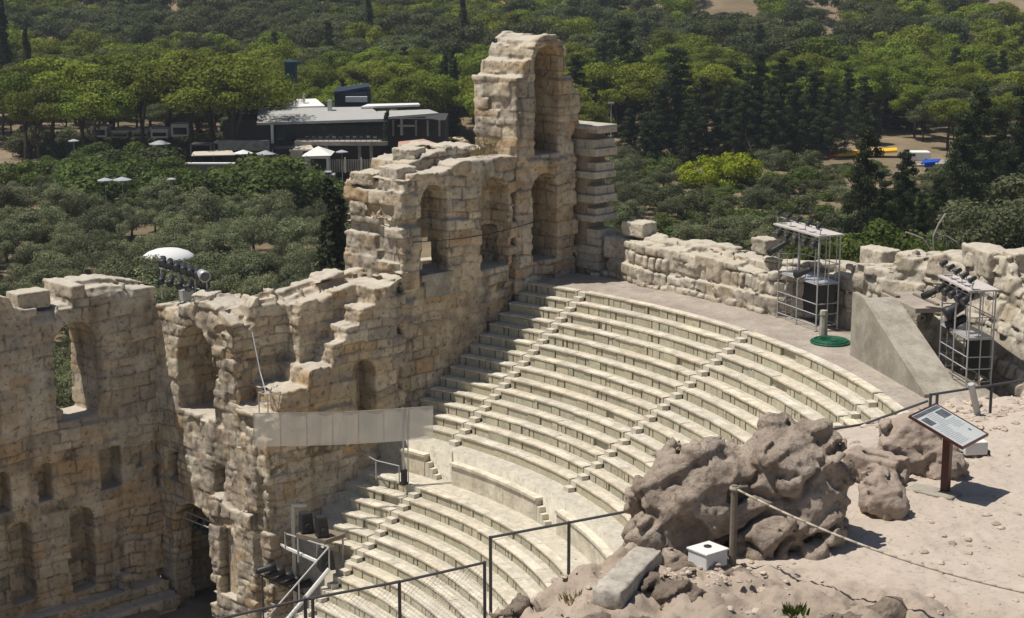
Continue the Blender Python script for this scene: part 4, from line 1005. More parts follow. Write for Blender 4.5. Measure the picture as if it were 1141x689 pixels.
for i in range(26):
    r = random.uniform(-2.6, 3.3); a = random.uniform(-1.9, .95) - .5*max(r, 0)*.9 - (.9 if r < -1 else 0)*.6; s = random.uniform(.35, .75)
    zb = -.30*max(-.75-r, 0) - .10*max(-2-r, 0)
    lp_.append((r, a, zb + .07, s*1.3, s*.85, random.uniform(.2, .38)))
o = rockmesh('rock_ledge', P, lp_, .034, M['ledge'], 61, steps=.3, amp=.10, freq=1.5, fine=.03, groove=.7, k=.06, facets=7)
tag(o, 'rough brown bedrock ledge along the bottom edge in front of the white box', 'rock ledge')
# scattered pebbles: nobody could count them
mb = MB()
def pebble(P, s):
    vs = []; n = 6
    for ring, (rr, zz) in enumerate([(.9, -.1), (1.0, .25), (.55, .6)]):
        for i in range(n): a = 2*PI*i/n + ring; q = rr*s*random.uniform(.75, 1.2); vs.append((P[0]+q*math.cos(a), P[1]+q*math.sin(a), P[2]+zz*s*random.uniform(.8,1.2)))
    t = random.uniform(.75, 1.2)
    mb.add(vs, [(i,(i+1)%n,n+(i+1)%n,n+i) for i in range(n)] + [(n+i,n+(i+1)%n,2*n+(i+1)%n,2*n+i) for i in range(n)] + [tuple(range(2*n,3*n))], (t, t*.98, t*.96))
for _ in range(3600):
    u = random.uniform(-3, 11); v = random.uniform(15, 31)
    dens = .25 + .75*(math.sin(u*1.7+v)*math.sin(v*1.3-u*.5) > .1)
    if u > 6 and v > 25.5: dens = 1.0
    if random.random() > dens: continue
    s = random.choice([.012,.016,.02,.025,.04,.06]) * (1.8 if (u > 6 and v > 26) else 1)
    pebble(uv(u, v, gz(u, v)), s)
for _ in range(260):
    c = on_near(random.gauss(770, 45), random.gauss(640, 8)); pebble(c, random.choice([.015,.02,.03,.045]))
o = mb.build('gravel', M['sand']); tag(o, 'loose pebbles scattered over the earth and the rocky lip', 'gravel', kind='stuff')

def lbox(P, r0, r1, a0, a1, z0, z1, rot=0.0):
    """8 corners of a box laid out right/away/up of P, turned by rot"""
    c, s = math.cos(rot), math.sin(rot); ex = RT*c + FH*s; ey = FH*c - RT*s
    q = lambda r, a, z: P + ex*r + ey*a + ZA*z
    return [q(r0,a0,z0), q(r1,a0,z0), q(r1,a1,z0), q(r0,a1,z0)], [q(r0,a0,z1), q(r1,a0,z1), q(r1,a1,z1), q(r0,a1,z1)]
# white junction box
P = on_near(797, 630); rot = R_(38)
t = thing('electrical_box', 'white concrete box on the earth in front of the boulder', 'box', P, 'white boxes on the ground')
mb = MB(); mb.hexa(*lbox(P, -.18, .18, -.03, .30, -.03, .16, rot)); mb.build('body', M['white'], t, bevel=.012)
mb = MB(); mb.hexa(*lbox(P, -.195, .195, -.045, .315, .161, .19, rot)); mb.build('lid', M['white'], t, bevel=.008)
mb = MB(); mb.lathe(P + (RT*math.cos(rot)+FH*math.sin(rot))*.02 + (FH*math.cos(rot)-RT*math.sin(rot))*.16 + ZA*.191, [(.05,0),(.05,.012),(.03,.02)], 10); mb.build('lid_hole', M['black'], t)
P = on_near(1087, 511); rot = R_(8)
t = thing('electrical_box', 'low white box with dark feet near the fence behind the sign', 'box', P, 'white boxes on the ground')
mb = MB(); mb.hexa(*lbox(P, -.17, .19, 0, .22, .05, .25, rot)); mb.build('body', M['white'], t, bevel=.012)
for r in (-.24, .19):
    mb = MB(); mb.hexa(*lbox(P, r, r+.05, .02, .14, 0, .10, rot)); mb.build('foot', M['black'], t)
# squared stones
P = on_near(700, 652, Z0 - .05); rot = R_(66)
def cut_stone(name, P, L, W, H, rot, lab, cat, seed, m, hole=False, tiltz=0.0, amp=.018):
    h = .028; mn = np.array([-L/2-.1, -W/2-.1, -.1]); mx = np.array([L/2+.1, W/2+.1, H+.12])
    ax = [np.arange(mn[i], mx[i], h, dtype=np.float32) for i in range(3)]; X_, Y_, Z_ = np.meshgrid(*ax, indexing='ij')
    q = [np.abs(X_) - L/2+.02, np.abs(Y_) - W/2+.02, np.abs(Z_-H/2) - H/2+.02]
    Fd = np.sqrt(sum(np.maximum(a, 0)**2 for a in q)) + np.minimum(np.maximum(np.maximum(q[0], q[1]), q[2]), 0) - .02
    if hole:
        hq = [np.abs(X_+.05) - L*.24, np.abs(Y_) - W*.14, np.abs(Z_-H) - H*.42]; Fd = np.maximum(Fd, -np.maximum(np.maximum(hq[0], hq[1]), hq[2]))
        Fd = np.maximum(Fd, -(np.sqrt((X_-L*.55)**2 + (Y_+W*.1)**2 + (Z_-H*.6)**2) - .16))
    Fd = Fd + amp*2*fbm(X_*3, Y_*3, Z_*3, 3, seed) + amp*fbm(X_*10, Y_*10, Z_*10, 2, seed+2)
    V, Q = surface_nets(Fd.astype(np.float32), mn, h); V[:,2] += V[:,0]*tiltz
    c, s = math.cos(rot), math.sin(rot); ex = RT*c + FH*s; ey = FH*c - RT*s
    Wd = ex*V[:,:1] + ey*V[:,1:2] + ZA*V[:,2:3]
    o = link(name, mesh_np(name, Wd, outward(Wd, Q), m)); o.location = [float(k) for k in P]; return tag(o, lab, cat)
cut_stone('stone_plank', P, 1.5, .36, .22, rot, 'long squared grey stone plank lying at the left foot of the boulder', 'stone slab', 3, M['greystone'], tiltz=.02)
cut_stone('stone_trough', on_near(976, 533), .84, .46, .36, R_(-38), 'squared stone trough with a slot hole beside the boulder', 'stone trough', 9, M['palerock'], True, amp=.022)
cut_stone('sign_footing', on_near(1040, 550, Z0), .72, .34, .05, R_(-40), 'pale flat footing slab under the information sign', 'slab', 11, M['concrete'], amp=.006)
# information sign
P = on_near(1053, 550); z0 = P[2]
C0 = np.array([P[0], P[1], z0 + .99]); ea = (RT*.62 + FH*.78); ea /= np.linalg.norm(ea); eb_h = RT*.78 - FH*.62
tl = R_(21); eb = eb_h*math.cos(tl) - ZA*math.sin(tl); en = np.cross(ea, eb); en = en if en[2] > 0 else -en
t = thing('information_sign', 'tilted information panel on a dark red brown post at the path', 'sign', P)
mb = MB(); mb.obox(P + ZA*.46, ea*.055, eb_h*.055, ZA*.50); mb.build('post', M['brown'], t, bevel=.006)
mb = MB(); mb.obox(C0 - en*.045, ea*.10, eb*.28, en*.02); mb.build('bracket', M['brown'], t)
mb = MB(); wA, wB = .43, .44
mb.obox(C0 - en*.008, ea*wA, eb*wB, en*.014); 
for s in (-1, 1): mb.obox(C0 + ea*s*(wA-.012) + en*.010, ea*.012, eb*wB, en*.006); mb.obox(C0 + eb*s*(wB-.012) + en*.010, ea*(wA-.0245), eb*.012, en*.006)
mb.build('frame', M['brown'], t)
mb = MB(); mb.obox(C0 + en*.008, ea*(wA-.026), eb*(wB-.026), en*.0016); face = mb.build('panel', M['print'], t)
q = lambda a, b: C0 + en*.0105 + ea*a + eb*b
def pr_(name, m, items):
    mb = MB()
    for a, b, da, db in items: mb.obox(q(a, b), ea*da, eb*db, en*.0008)
    mb.build(name, m, face)
pr_('heading', M['ink'], [(0, -.365, .385, .035)])
pr_('photograph', M['ink'], [(.25, -.22, .12, .085)]); pr_('photograph', M['ink'], [(-.26, -.20, .09, .085)]); pr_('emblem', M['ink'], [(.24, .22, .022, .022)])
lines = []
for k in range(9): lines.append((-.02+random.uniform(-.02,.02), -.30+.034*k, .11, .006))
for k in range(13): lines.append((-.2 + random.uniform(-.015,.015), -.06 + .034*k, .15+random.uniform(-.03,0), .006))
for k in range(6): lines.append((.2 + random.uniform(-.02,.02), -.08 + .034*k, .14+random.uniform(-.04,0), .006))
pr_('text_lines', M['inkmid'], lines)
# rope on its post
P = on_near(816, 628); top = height_to(P, 541)
t = thing('rope_post', 'weathered wooden post in front of the boulder carrying the rope', 'post', P)
mb = MB(); mb.tube(P - ZA*.05, P + ZA*top, .048, .042, 9); mb.tube(P + ZA*(top-.03) - RT*.03, P + ZA*(top-.03) + RT*.17 + FH*.05, .02, .016, 6); mb.build('stake', M['wood'], t)
mb = MB(); mb.lathe(P + ZA*(top-.06), [(.055,0),(.062,.02),(.055,.045)], 10); mb.build('knot', M['rope'], t)
P2 = at_z(1180, 668, Z0 + .78); A0 = P + ZA*(top-.035)
pts = [A0*(1-f) + P2*f - ZA*.16*4*f*(1-f) for f in np.linspace(0, 1, 25)]
mb = MB(); mb.poly(pts, .015, 7); tag(mb.build('rope', M['rope'], None, True), 'pale barrier rope sagging from the wooden post to the right edge', 'rope')
g0 = gz(float((P2-CAM) @ RT), float((P2-CAM) @ FH)); mb = MB(); mb.tube((P2[0],P2[1],g0), P2 + ZA*.05, .048, .042, 9); tag(mb.build('rope_post', M['wood']), 'wooden post holding the far right end of the rope, just outside the frame', 'post')

# fence along the cliff edge
def fpt(px, py, v): return at_v(px, py, v)
FR = 'edge fence sections'
def fence(label, posts, bottom, net=False, extra_top=None, double=()):
    """posts: (px, rail py, v); bottom: drop below the rail; rail runs through the post tops"""
    tops = [fpt(*p) for p in posts]
    t = thing('wire_fence', label, 'fence', tops[0] - ZA*bottom, FR)
    for i, T_ in enumerate(tops):
        mb = MB(); mb.tube(T_ - ZA*bottom, T_ + ZA*.02, .026); mb.build('post', M['darksteel'], t)
        if i in double:
            mb = MB(); q_ = T_ + RT*.11; mb.tube(q_ - ZA*bottom, q_ + ZA*.02, .026); mb.build('post', M['darksteel'], t)
    mb = MB(); line = ([fpt(*extra_top[0])] if extra_top and extra_top[0] else []) + tops + ([fpt(*extra_top[1])] if extra_top and extra_top[1] else []); mb.poly(line, .022, 7); mb.build('top_rail', M['darksteel'], t)
    if net:
        mb = MB()
        for A_, B_ in zip(line[:-1], line[1:]):
            L = np.linalg.norm(B_-A_); n = int(L/.085); hgt = bottom - .12; e = (B_-A_)/L
            def wire(a, b): mb.tube(a, b, .0026, .0026, 3)
            k = hgt/L
            for i in range(-int(hgt/.085), n):
                for sgn in (1, -1):
                    x0, x1 = i*.085, i*.085 + hgt
                    f0, f1 = max(x0, 0), min(x1, L)
                    if f1 <= f0: continue
                    zt0, zt1 = (f0-x0), (f1-x0)
                    if sgn > 0: wire(A_+e*f0 - ZA*(.04+zt0), A_+e*f1 - ZA*(.04+zt1))
                    else: wire(A_+e*f0 - ZA*(.04+hgt-zt0), A_+e*f1 - ZA*(.04+hgt-zt1))
        mb.build('wire_mesh', M['steel'], t)
fence('dark wire fence left of the double post, running down to the bottom left', [(340, 668, 23.6), (445, 648.5, 24.0), (540, 627, 24.4)], 1.5, True, extra_top=[(200, 700, 23.0), None], double=(0,))
fence('dark fence rail from the double post up to the big boulder', [(546.5, 599, 24.6), (634, 582.5, 24.9)], 1.45, False, extra_top=[None, (720, 566, 25.2)], double=())
fence('dark fence rail between the boulder and the pale rock behind the sign', [(962, 473, 28.0)], 1.1, False, extra_top=[(905, 482, 27.6), (1034, 447, 27.6)])
fence('dark fence rail at the right edge behind the information sign', [(1037, 440, 27.3), (1105, 429.5, 27.6)], .98, False, extra_top=[None, (1190, 416, 28.0)], double=(0,))
A_ = fpt(1091, 470, 27.6); B_ = fpt(1082, 428, 27.4); mb = MB(); mb.tube(A_ - (B_-A_)*.6, B_, .06, .055); tag(mb.build('leaning_post', M['steel']), 'thick grey tube leaning against the fence behind the sign', 'post')
# tufts of dry and green weeds on the lip
def tuft(name, P, n, h, spread, m, lab, cat, group=None):
    V, F, T = [], [], []
    for i in range(n):
        a = random.uniform(0, 2*PI); r = random.uniform(0, spread); b = np.array([P[0]+r*math.cos(a), P[1]+r*math.sin(a), P[2]-.02])
        d = np.array([math.cos(a)*random.uniform(.1,.7), math.sin(a)*random.uniform(.1,.7), 1.0]); d *= h*random.uniform(.5,1.1); s = np.cross(d, [math.cos(a+1.2), math.sin(a+1.2), .1]); s = s/np.linalg.norm(s)*.012*random.uniform(.7,1.6)
        k = len(V); V += [b-s, b+s, b+d*.6+s*.8, b+d*.6-s*.8, b+d+s*.15, b+d-s*.15]; F += [(k,k+1,k+2,k+3),(k+3,k+2,k+4,k+5)]; c = random.uniform(.7,1.3); T += [(c,c,c)]*6
    V = np.array(V); off = np.array(P)
    o = link(name, mesh_np(name, V-off, np.array(F), m, np.array(T))); o.location = [float(k) for k in P]; return tag(o, lab, cat, group)
tuft('weed', on_near(886, 683), 70, .12, .14, M['bush'], 'small green weed growing on the rocky lip at the bottom edge', 'plant')
tuft('weed', on_near(640, 668), 60, .10, .2, M['dry'], 'little dry weed on the rocky lip below the fence', 'plant')
for i, (x, d, z) in enumerate([(-34.9,1.0,20.95),(-35.4,1.6,21.3),(-34.2,.9,20.95)]):
    tuft('dry_grass', (x, YW-d, z), 160, .5, .5, M['dry'], ['dry straw coloured grass on the windowed wall against the tower, middle tuft','dry straw coloured grass on the windowed wall nearest the tower','dry straw coloured grass on the windowed wall farthest from the tower'][i], 'grass')
# ------------------------------------------------------------------ valley: trees
def leaves(C, n, size, rs, bias=0.0, aspect=.75, shell=.55):
    """leaf quads spread through clumps C = (x, y, z, rx, rz)"""
    V, T = [], []
    for x, y, z, rx, rz in C:
        d = rs.normal(size=(n, 3)); d[:,2] += bias; d /= np.linalg.norm(d, axis=1)[:,None]
        r = (shell + (1-shell)*rs.random(n))[:,None] * np.where(rs.random(n) < .25, rs.random(n), 1)[:,None]
        p = np.array([x, y, z]) + d*r*np.array([rx, rx, rz])
        nn = d + rs.normal(size=(n, 3))*.42; nn /= np.linalg.norm(nn, axis=1)[:,None]
        a = np.cross(nn, rs.normal(size=(n, 3))); a /= np.linalg.norm(a, axis=1)[:,None]; b = np.cross(nn, a)
        s = size*(.6 + .8*rs.random(n))[:,None]
        q = np.stack([p - a*s - b*s*aspect*.3, p + b*s*aspect, p + a*s - b*s*aspect*.3, p - b*s*aspect], 1)
        V.append(q.reshape(-1, 3)); t = (.72 + .56*rs.random(n)) * (.88 + .24*rs.random()); T.append(np.repeat(t, 4))
    V = np.concatenate(V); T = np.concatenate(T); F = np.arange(len(V)).reshape(-1, 4)
    return V, F, np.stack([T*1.03, T, T*.92], 1)
def clumps(n, rx, rz, zc, cr, rs, flat=.7, low=-.6):
    C = []
    while len(C) < n:
        p = rs.uniform(-1, 1, 3)
        if p @ p > 1 or p[2] < low: continue
        p = p/ max(np.linalg.norm(p), .55)*rs.uniform(.55, .95) if rs.random() < .7 else p
        r = cr*rs.uniform(.7, 1.25); C.append((p[0]*rx, p[1]*rx, zc + p[2]*rz, r, r*flat))
    return C
def trunk(name, h, r, limbs, m, rs, lean=.3):
    mb = MB(); pts = [np.array([0,0,-.4])]; 
    for i in range(1, 5): pts.append(np.array([lean*rs.uniform(-.5,.5)*i*.4, lean*rs.uniform(-.5,.5)*i*.4, h*i/4]))
    for i in range(4): mb.tube(pts[i], pts[i+1], r*(1-.17*i), r*(1-.17*(i+1)), 6)
    for (x, y, z) in limbs:
        s = pts[rs.integers(2, 5)]; mb.tube(s, (x, y, z), r*.4, r*.15, 5)
    me = bpy.data.meshes.new(name); me.from_pydata(mb.v, [], mb.f); me.materials.append(m); return me
TV = {}
def variant(kind, i):
    rs = np.random.default_rng(1000 + 17*i + sum(map(ord, kind)))
    if kind == 'pine':
        C = clumps(14, 3.7, 2.2, 6.2, 1.55, rs, .55, -.3); V, F, T = leaves(C, 850, .11, rs, .35); tr = trunk('trunk', 5.6, .22, [c[:3] for c in C[::3]], M['bark'], rs, .5); m = M['pine']
    elif kind == 'olive':
        C = clumps(17, 2.3, 1.55, 2.9, .95, rs, .8, -.75); V, F, T = leaves(C, 400, .085, rs, .15); tr = trunk('trunk', 2.2, .2, [c[:3] for c in C[::4]], M['oldbark'], rs, .5); m = M['olive']
    elif kind == 'bush':
        C = clumps(11, 1.5, .95, .95, .65, rs, .85, -.9); V, F, T = leaves(C, 330, .075, rs, .1); tr = trunk('trunk', .8, .09, [c[:3] for c in C[::3]], M['bark'], rs, .2); m = M['bush']
    elif kind == 'cypress':
        C = [(rs.normal()*.12, rs.normal()*.12, z, .25 + 1.0*math.sin(min(1, (1-z/13)*1.25)*PI/2)*(1 if z > 1.5 else .7)*rs.uniform(.85, 1.15), .75) for z in np.linspace(.9, 12.8, 22)]
        V, F, T = leaves(C, 300, .13, rs, .5); tr = trunk('trunk', 9, .18, [], M['bark'], rs, .05); m = M['cypress']
    elif kind == 'conifer':
        C = []
        for z in np.linspace(1.6, 12.6, 13):
            R = (1-z/13.6)**.8*3.3 + .25; k = max(2, int(R*2.6)); a0 = rs.uniform(0, 6)
            for j in range(k):
                a = a0 + 2*PI*j/k + rs.normal()*.25; q = R*rs.uniform(.45, 1.0); C.append((q*math.cos(a), q*math.sin(a), z - q*.12 + rs.normal()*.2, .6+.12*R, .38+.06*R))
            C.append((0, 0, z, .6 + .12*R, .55))
        V, F, T = leaves(C, 260, .10, rs, .2); tr = trunk('trunk', 10.5, .22, [c[:3] for c in C[::6]], M['bark'], rs, .08); m = M['conifer']
    return (mesh_np('crown', V, F, m, T), tr)
NV = {'pine': 5, 'olive': 5, 'bush': 4, 'cypress': 3, 'conifer': 4}
for k, n in NV.items():
    for i in range(n): TV[k, i] = variant(k, i)
def alt_material(me, m):
    c = me.copy(); c.materials.clear(); c.materials.append(m); return c
for i in range(4): TV['gorse', i] = (alt_material(TV['bush', i][0], M['gorse']), TV['bush', i][1])
for i in range(4): TV['ivy', i] = (alt_material(TV['bush', i][0], M['ivy']), TV['bush', i][1])
for i in range(5): TV['lighttree', i] = (alt_material(TV['olive', i][0], M['bush']), TV['olive', i][1])
for i in range(5): TV['darkpine', i] = (alt_material(TV['pine', i][0], M['pinedark']), TV['pine', i][1])
cntr = {}
def tree(kind, name, u, v, h, label, cat, group, wide=1.0, z=None):
    base = {'pine': 8.6, 'darkpine': 8.6, 'olive': 4.6, 'lighttree': 4.6, 'bush': 1.95, 'gorse': 1.95, 'ivy': 1.95, 'cypress': 13.2, 'conifer': 13.2}[kind]
    nvar = {'gorse': 4, 'ivy': 4, 'darkpine': 5, 'lighttree': 5}.get(kind) or NV[kind]
    cntr[kind] = cntr.get(kind, -1) + 1; cr, tr = TV[kind, random.randrange(nvar)]
    s = h/base; P = uv(u, v, float(zg(u, v)) - .1 if z is None else z)
    t = thing(name, label, cat, P, group, random.uniform(0, 2*PI)); t.scale = (s*wide*random.uniform(.9,1.1), s*wide*random.uniform(.9,1.1), s)
    link('crown', cr, t); link('trunk', tr, t); return t
def px_u(px, v): return (px - PW/2)/FPX * (v*math.cos(PITCH) + 33*math.sin(PITCH))
def tree_px(kind, name, px, py_top, v, label, cat, group=None, wide=1.0):
    """a tree standing at distance v whose top is seen at picture row py_top"""
    u = px_u(px, v); z = float(zg(u, v)) - .1; h = max(1.0, height_to(uv(u, v, z), py_top)); return tree(kind, name, u, v, h, label, cat, group, wide)
def px_of(u, v): return pix(uv(u, v, float(zg(u, v))))

# olive grove on the left, scrub and olives on the right
def jgrid(v0, v1, step, margin=40, px0=-60, px1=1200):
    v = v0
    while v < v1:
        a, b = px_u(px0, v), px_u(px1, v); u = a + random.uniform(0, step)
        while u < b: yield u + random.uniform(-.35, .35)*step, v + random.uniform(-.4, .4)*step; u += step
        v += step*.9
TENT_V = 178.0; TENT_U = px_u(188, TENT_V)
nol = 0
for u, v in jgrid(126, 238, 4.7):
    px, py = px_of(u, v)
    if px < 425:
        if (u-TENT_U)**2 + (v-TENT_V)**2 < 4.5**2: continue
        if v > 216 and 195 < px < 440: continue
        if v > 228 and px < 60: continue
        tree('olive', 'olive_tree', u, v, random.uniform(3.2, 5.4), 'grey green olive tree in the grove left of the ruins', 'olive tree', 'olive trees of the left grove')
        nol += 1
for u, v in jgrid(118, 260, 5.1, px0=660):
    px, py = px_of(u, v)
    if px > 655 and not (912 < px < 1052 and v > 224) and not (752 < px < 852 and v > 224):
        if random.random() < .24: tree('olive', 'olive_tree', u, v, random.uniform(3.2, 4.8), 'grey green olive tree in the scrub right of the tower', 'olive tree', 'olive trees of the right scrub')
        else: tree('ivy' if random.random() < .6 else 'bush', 'shrub', u, v, random.uniform(1.8, 3.4), 'dark green shrub among the olives right of the tower', 'shrub', 'shrubs of the right scrub', 1.2)
# low scrub where the view stays open
for u, v in jgrid(224, 256, 4.3, px0=660):
    px, py = px_of(u, v)
    if (752 < px < 852 and v < 240) or (912 < px < 1052 and not (1000 < px and v > 246)): tree('ivy' if random.random() < .7 else 'bush', 'shrub', u, v, random.uniform(.8, 1.4), 'ankle to waist high scrub on the open ground right of the tower', 'shrub', 'low scrub of the open ground', 2.3)
for u, v in jgrid(264, 282, 4.3, px0=20, px1=300): tree('ivy', 'shrub', u, v, random.uniform(1.8, 3.6), 'added dark shrub standing in for deep shade behind the cafe huts', 'shrub', 'added shade-filling shrubs behind the cafe', 1.3)  # shrubs added to darken the ground under the pines, in place of shade
# understorey
for u, v in jgrid(120, 236, 5.2):
    px, py = px_of(u, v)
    if px < 425 and not (v > 214 and px > 195) and (u-TENT_U)**2 + (v-TENT_V)**2 > 5.5**2 and random.random() < .22:
        tree('ivy', 'shrub', u, v, random.uniform(1.0, 2.0), 'low dark shrub between the olives of the left grove', 'shrub', 'shrubs of the left grove', 1.4)
# yellow green bushes
for i, (px, top, v, wd) in enumerate([(774, 180, 240, .95), (797, 174, 241, 1.0), (820, 168, 242, 1.05), (808, 182, 238, 1.0), (836, 177, 241, .85)]):
    tree_px('gorse', 'flowering_bush', px, top, v, ['left low end', 'left of centre', 'tall centre', 'front', 'right end'][i] + ' of the bright yellow green bushes right of the tower', 'bush', 'yellow green bushes', wd)
# dark conifers of the right side, spotted one by one in the picture
conf = [(693, 18, 300), (752, 52, 268), (735, 95, 262), (782, 84, 262), (810, 96, 266), (843, 56, 272), (868, 62, 276), (828, 92, 262), (905, 78, 270), (885, 92, 264), (922, 92, 266), (860, 96, 261), (768, 118, 258), (959, 138, 168), (980, 200, 158), (1003, 165, 176), (1082, 92, 190), (1066, 120, 180), (1108, 120, 206), (1133, 92, 196), (1040, 195, 165), (1020, 214, 150), (1050, 240, 140), (720, 128, 259), (700, 120, 262), (672, 40, 330), (640, 60, 290), (820, 70, 300), (935, 60, 320), (890, 66, 300), (985, 74, 305), (1015, 88, 300), (1060, 70, 320), (1100, 60, 330), (565, 90, 280), (660, 95, 275), (960, 84, 282)]
for i, (px, top, v) in enumerate(conf):
    near = v < 240
    tree_px('conifer', 'conifer_tree', px, top, v, 'dark conical conifer close behind the scaffolds at the right' if near else 'dark pointed conifer in the row behind the scrub right of the tower', 'conifer', 'near dark conifers' if near else 'row of dark conifers', .85 if near else 1.15)
for i, (px, top, v) in enumerate([(1128, 200, 128), (1095, 222, 124)]): tree_px('olive', 'olive_tree', px, top, v, ['large pale olive tree at the right frame edge behind the rubble', 'rounded olive tree left of the large pale one at the right edge'][i], 'olive tree', None, 1.15)
for i, (px, top, v) in enumerate([(985, 245, 112), (968, 252, 108)]): tree_px('lighttree', 'shrub', px, top, v, ['light green bush behind the squared blocks', 'light green bush just right of the left scaffold roof'][i], 'shrub', None, 1.0)
for i in range(34):
    v = random.uniform(290, 400); px = random.uniform(300, 1140); u = px_u(px, v)
    tree('conifer', 'conifer_tree', u, v, random.uniform(9, 15), 'dark pointed conifer scattered among the bright pines of the slope', 'conifer', 'conifers among the slope pines', .8)
for px, top, v in [(166, 289, 171), (182, 291, 170), (199, 290, 171), (214, 289, 172), (228, 284, 174), (150, 283, 173)]: tree_px('olive', 'olive_tree', px, top, v, 'grey green olive tree in the grove left of the ruins', 'olive tree', 'olive trees of the left grove', 1.3)
# cypresses
for i, (px, top, v, lab) in enumerate([(432, 124, 243, 'small dark cypress in front of the restaurant windows'), (35, 32, 300, 'slim cypress rising from the pines at the upper left'), (8, -5, 330, 'tall cypress at the top left corner'), (505, 52, 290, 'dark cypress behind the restaurant, left of the tower'), (412, -6, 400, 'slim cypress at the top edge above the restaurant'), (516, -8, 380, 'slim cypress at the top edge left of the tower'), (375, 205, 128, 'dark cypress against the left end of the windowed wall')]):
    tree_px('cypress', 'cypress_tree', px, top, v, lab, 'cypress', 'cypresses', 1.0 if i != 6 else 1.3)
# pines: the row over the cafe, then the wooded slope
row = [(30, 82, 262), (60, 66, 266), (95, 72, 258), (128, 62, 264), (160, 64, 260), (190, 58, 266), (215, 62, 259), (240, 58, 257), (262, 64, 262), (275, 78, 256), (262, 68, 246), (45, 98, 254), (110, 98, 256)]
for px, top, v in row: tree_px('pine', 'pine_tree', px, top, v, 'broad pine of the row shading the cafe terrace left of the restaurant', 'pine tree', 'pines over the cafe', 1.15)
RU0, RU1 = px_u(280, 262), px_u(510, 262)
npine = 0
cand = []
for u, v in jgrid(268, 470, 7.4): cand.append((u, v))
for u, v in cand:
    px, py = px_of(u, v)
    if RU0-3 < u < RU1+3 and v < 281: continue
    if px < 290 and v < 276: continue
    if 655 < px < 925 and v < 282: continue
    if (1002 < px < 1046 and v < 285) or (915 < px < 1002 and v < 292): continue
    if npine >= 300: break
    k = fbm(np.array([u*.018]), np.array([v*.018]), np.array([0.]), 2, 90)[0]
    dark = k < -.22 or (px < 360 and random.random() < .45)
    npine += 1
    if dark: tree('darkpine', 'pine_tree', u, v, random.uniform(5.5, 11), 'dull dark green pine on the wooded slope at the top', 'pine tree', 'dull pines of the slope', 1.1)
    else: tree('pine', 'pine_tree', u, v, random.uniform(6.5, 12), 'bright yellow green pine on the wooded slope at the top', 'pine tree', 'bright pines of the slope', 1.15)
vlast = v
# the rest of the wood reads as one mass: one object that scatters pine crowns over points
def clearing(px, py):
    return (768 < px < 848 and py < 54) or (886 < px < 938 and 28 < py < 80) or (1085 < px and py < 40) or (700 < px < 740 and py < 12) or (895 < px < 930 and py < 10)
pts = []; nfar = 0
for u, v in jgrid(vlast, 640, 7.6, px0=-40, px1=1180):
    px, py = px_of(u, v)
    if clearing(px, py) and random.random() < .95: continue
    P = uv(u, v, float(zg(u, v))); 
    k = fbm(np.array([u*.014]), np.array([v*.014]), np.array([0.]), 2, 90)[0] + (0.22 if px < 380 else 0) + random.uniform(-.3,.3)
    pts.append((tuple(P), 1 if k > .12 else 0)); nfar += 1
srcs = bpy.data.collections.new('forest_sources')
for i in range(8):
    rs = np.random.default_rng(300+i); V, F, T = leaves(clumps(10, 3.8, 2.2, 5.8, 1.9, rs, .58, -.3), 420, .165, rs, .35)
    srcs.objects.link(bpy.data.objects.new('forest_crown', mesh_np('forest_crown', V, F, M['pine'] if i % 2 == 0 else M['pinedark'], T)))
me = bpy.data.meshes.new('forest'); me.from_pydata([p for p, k in pts], [], [])
at = me.attributes.new('pick', 'INT', 'POINT'); at.data.foreach_set('value', np.array([2*random.randrange(4)+k for p, k in pts], np.int32))
at = me.attributes.new('turn', 'FLOAT_VECTOR', 'POINT'); at.data.foreach_set('vector', np.array([(0, 0, random.uniform(0, 6.28)) for _ in pts], np.float32).ravel())
at = me.attributes.new('size', 'FLOAT', 'POINT'); at.data.foreach_set('value', np.array([random.choice([.7, .85, 1.0, 1.15, 1.35, 1.5])*random.uniform(.9, 1.1) for _ in pts], np.float32))
o = link('forest', me); tag(o, 'far wooded hillside of pines filling the top of the picture', 'forest', kind='stuff')
ng = bpy.data.node_groups.new('forest', 'GeometryNodeTree'); ng.interface.new_socket('Geometry', in_out='INPUT', socket_type='NodeSocketGeometry'); ng.interface.new_socket('Geometry', in_out='OUTPUT', socket_type='NodeSocketGeometry')
gi_, go_ = ng.nodes.new('NodeGroupInput'), ng.nodes.new('NodeGroupOutput'); ip = ng.nodes.new('GeometryNodeInstanceOnPoints'); ci = ng.nodes.new('GeometryNodeCollectionInfo')
ci.inputs['Collection'].default_value = srcs; ci.inputs['Separate Children'].default_value = True; ip.inputs['Pick Instance'].default_value = True
def named(nm, ty):
    n = ng.nodes.new('GeometryNodeInputNamedAttribute'); n.data_type = ty; n.inputs['Name'].default_value = nm; return [s for s in n.outputs if s.enabled][0]
ng.links.new(gi_.outputs[0], ip.inputs['Points']); ng.links.new(ci.outputs[0], ip.inputs['Instance']); ng.links.new(named('pick', 'INT'), ip.inputs['Instance Index'])
ng.links.new(named('turn', 'FLOAT_VECTOR'), ip.inputs['Rotation']); ng.links.new(named('size', 'FLOAT'), ip.inputs['Scale']); ng.links.new(ip.outputs[0], go_.inputs[0])
md = o.modifiers.new('scatter', 'NODES'); md.node_group = ng
print('trees', nol, npine, 'far', nfar, 'vlast', vlast, cntr)
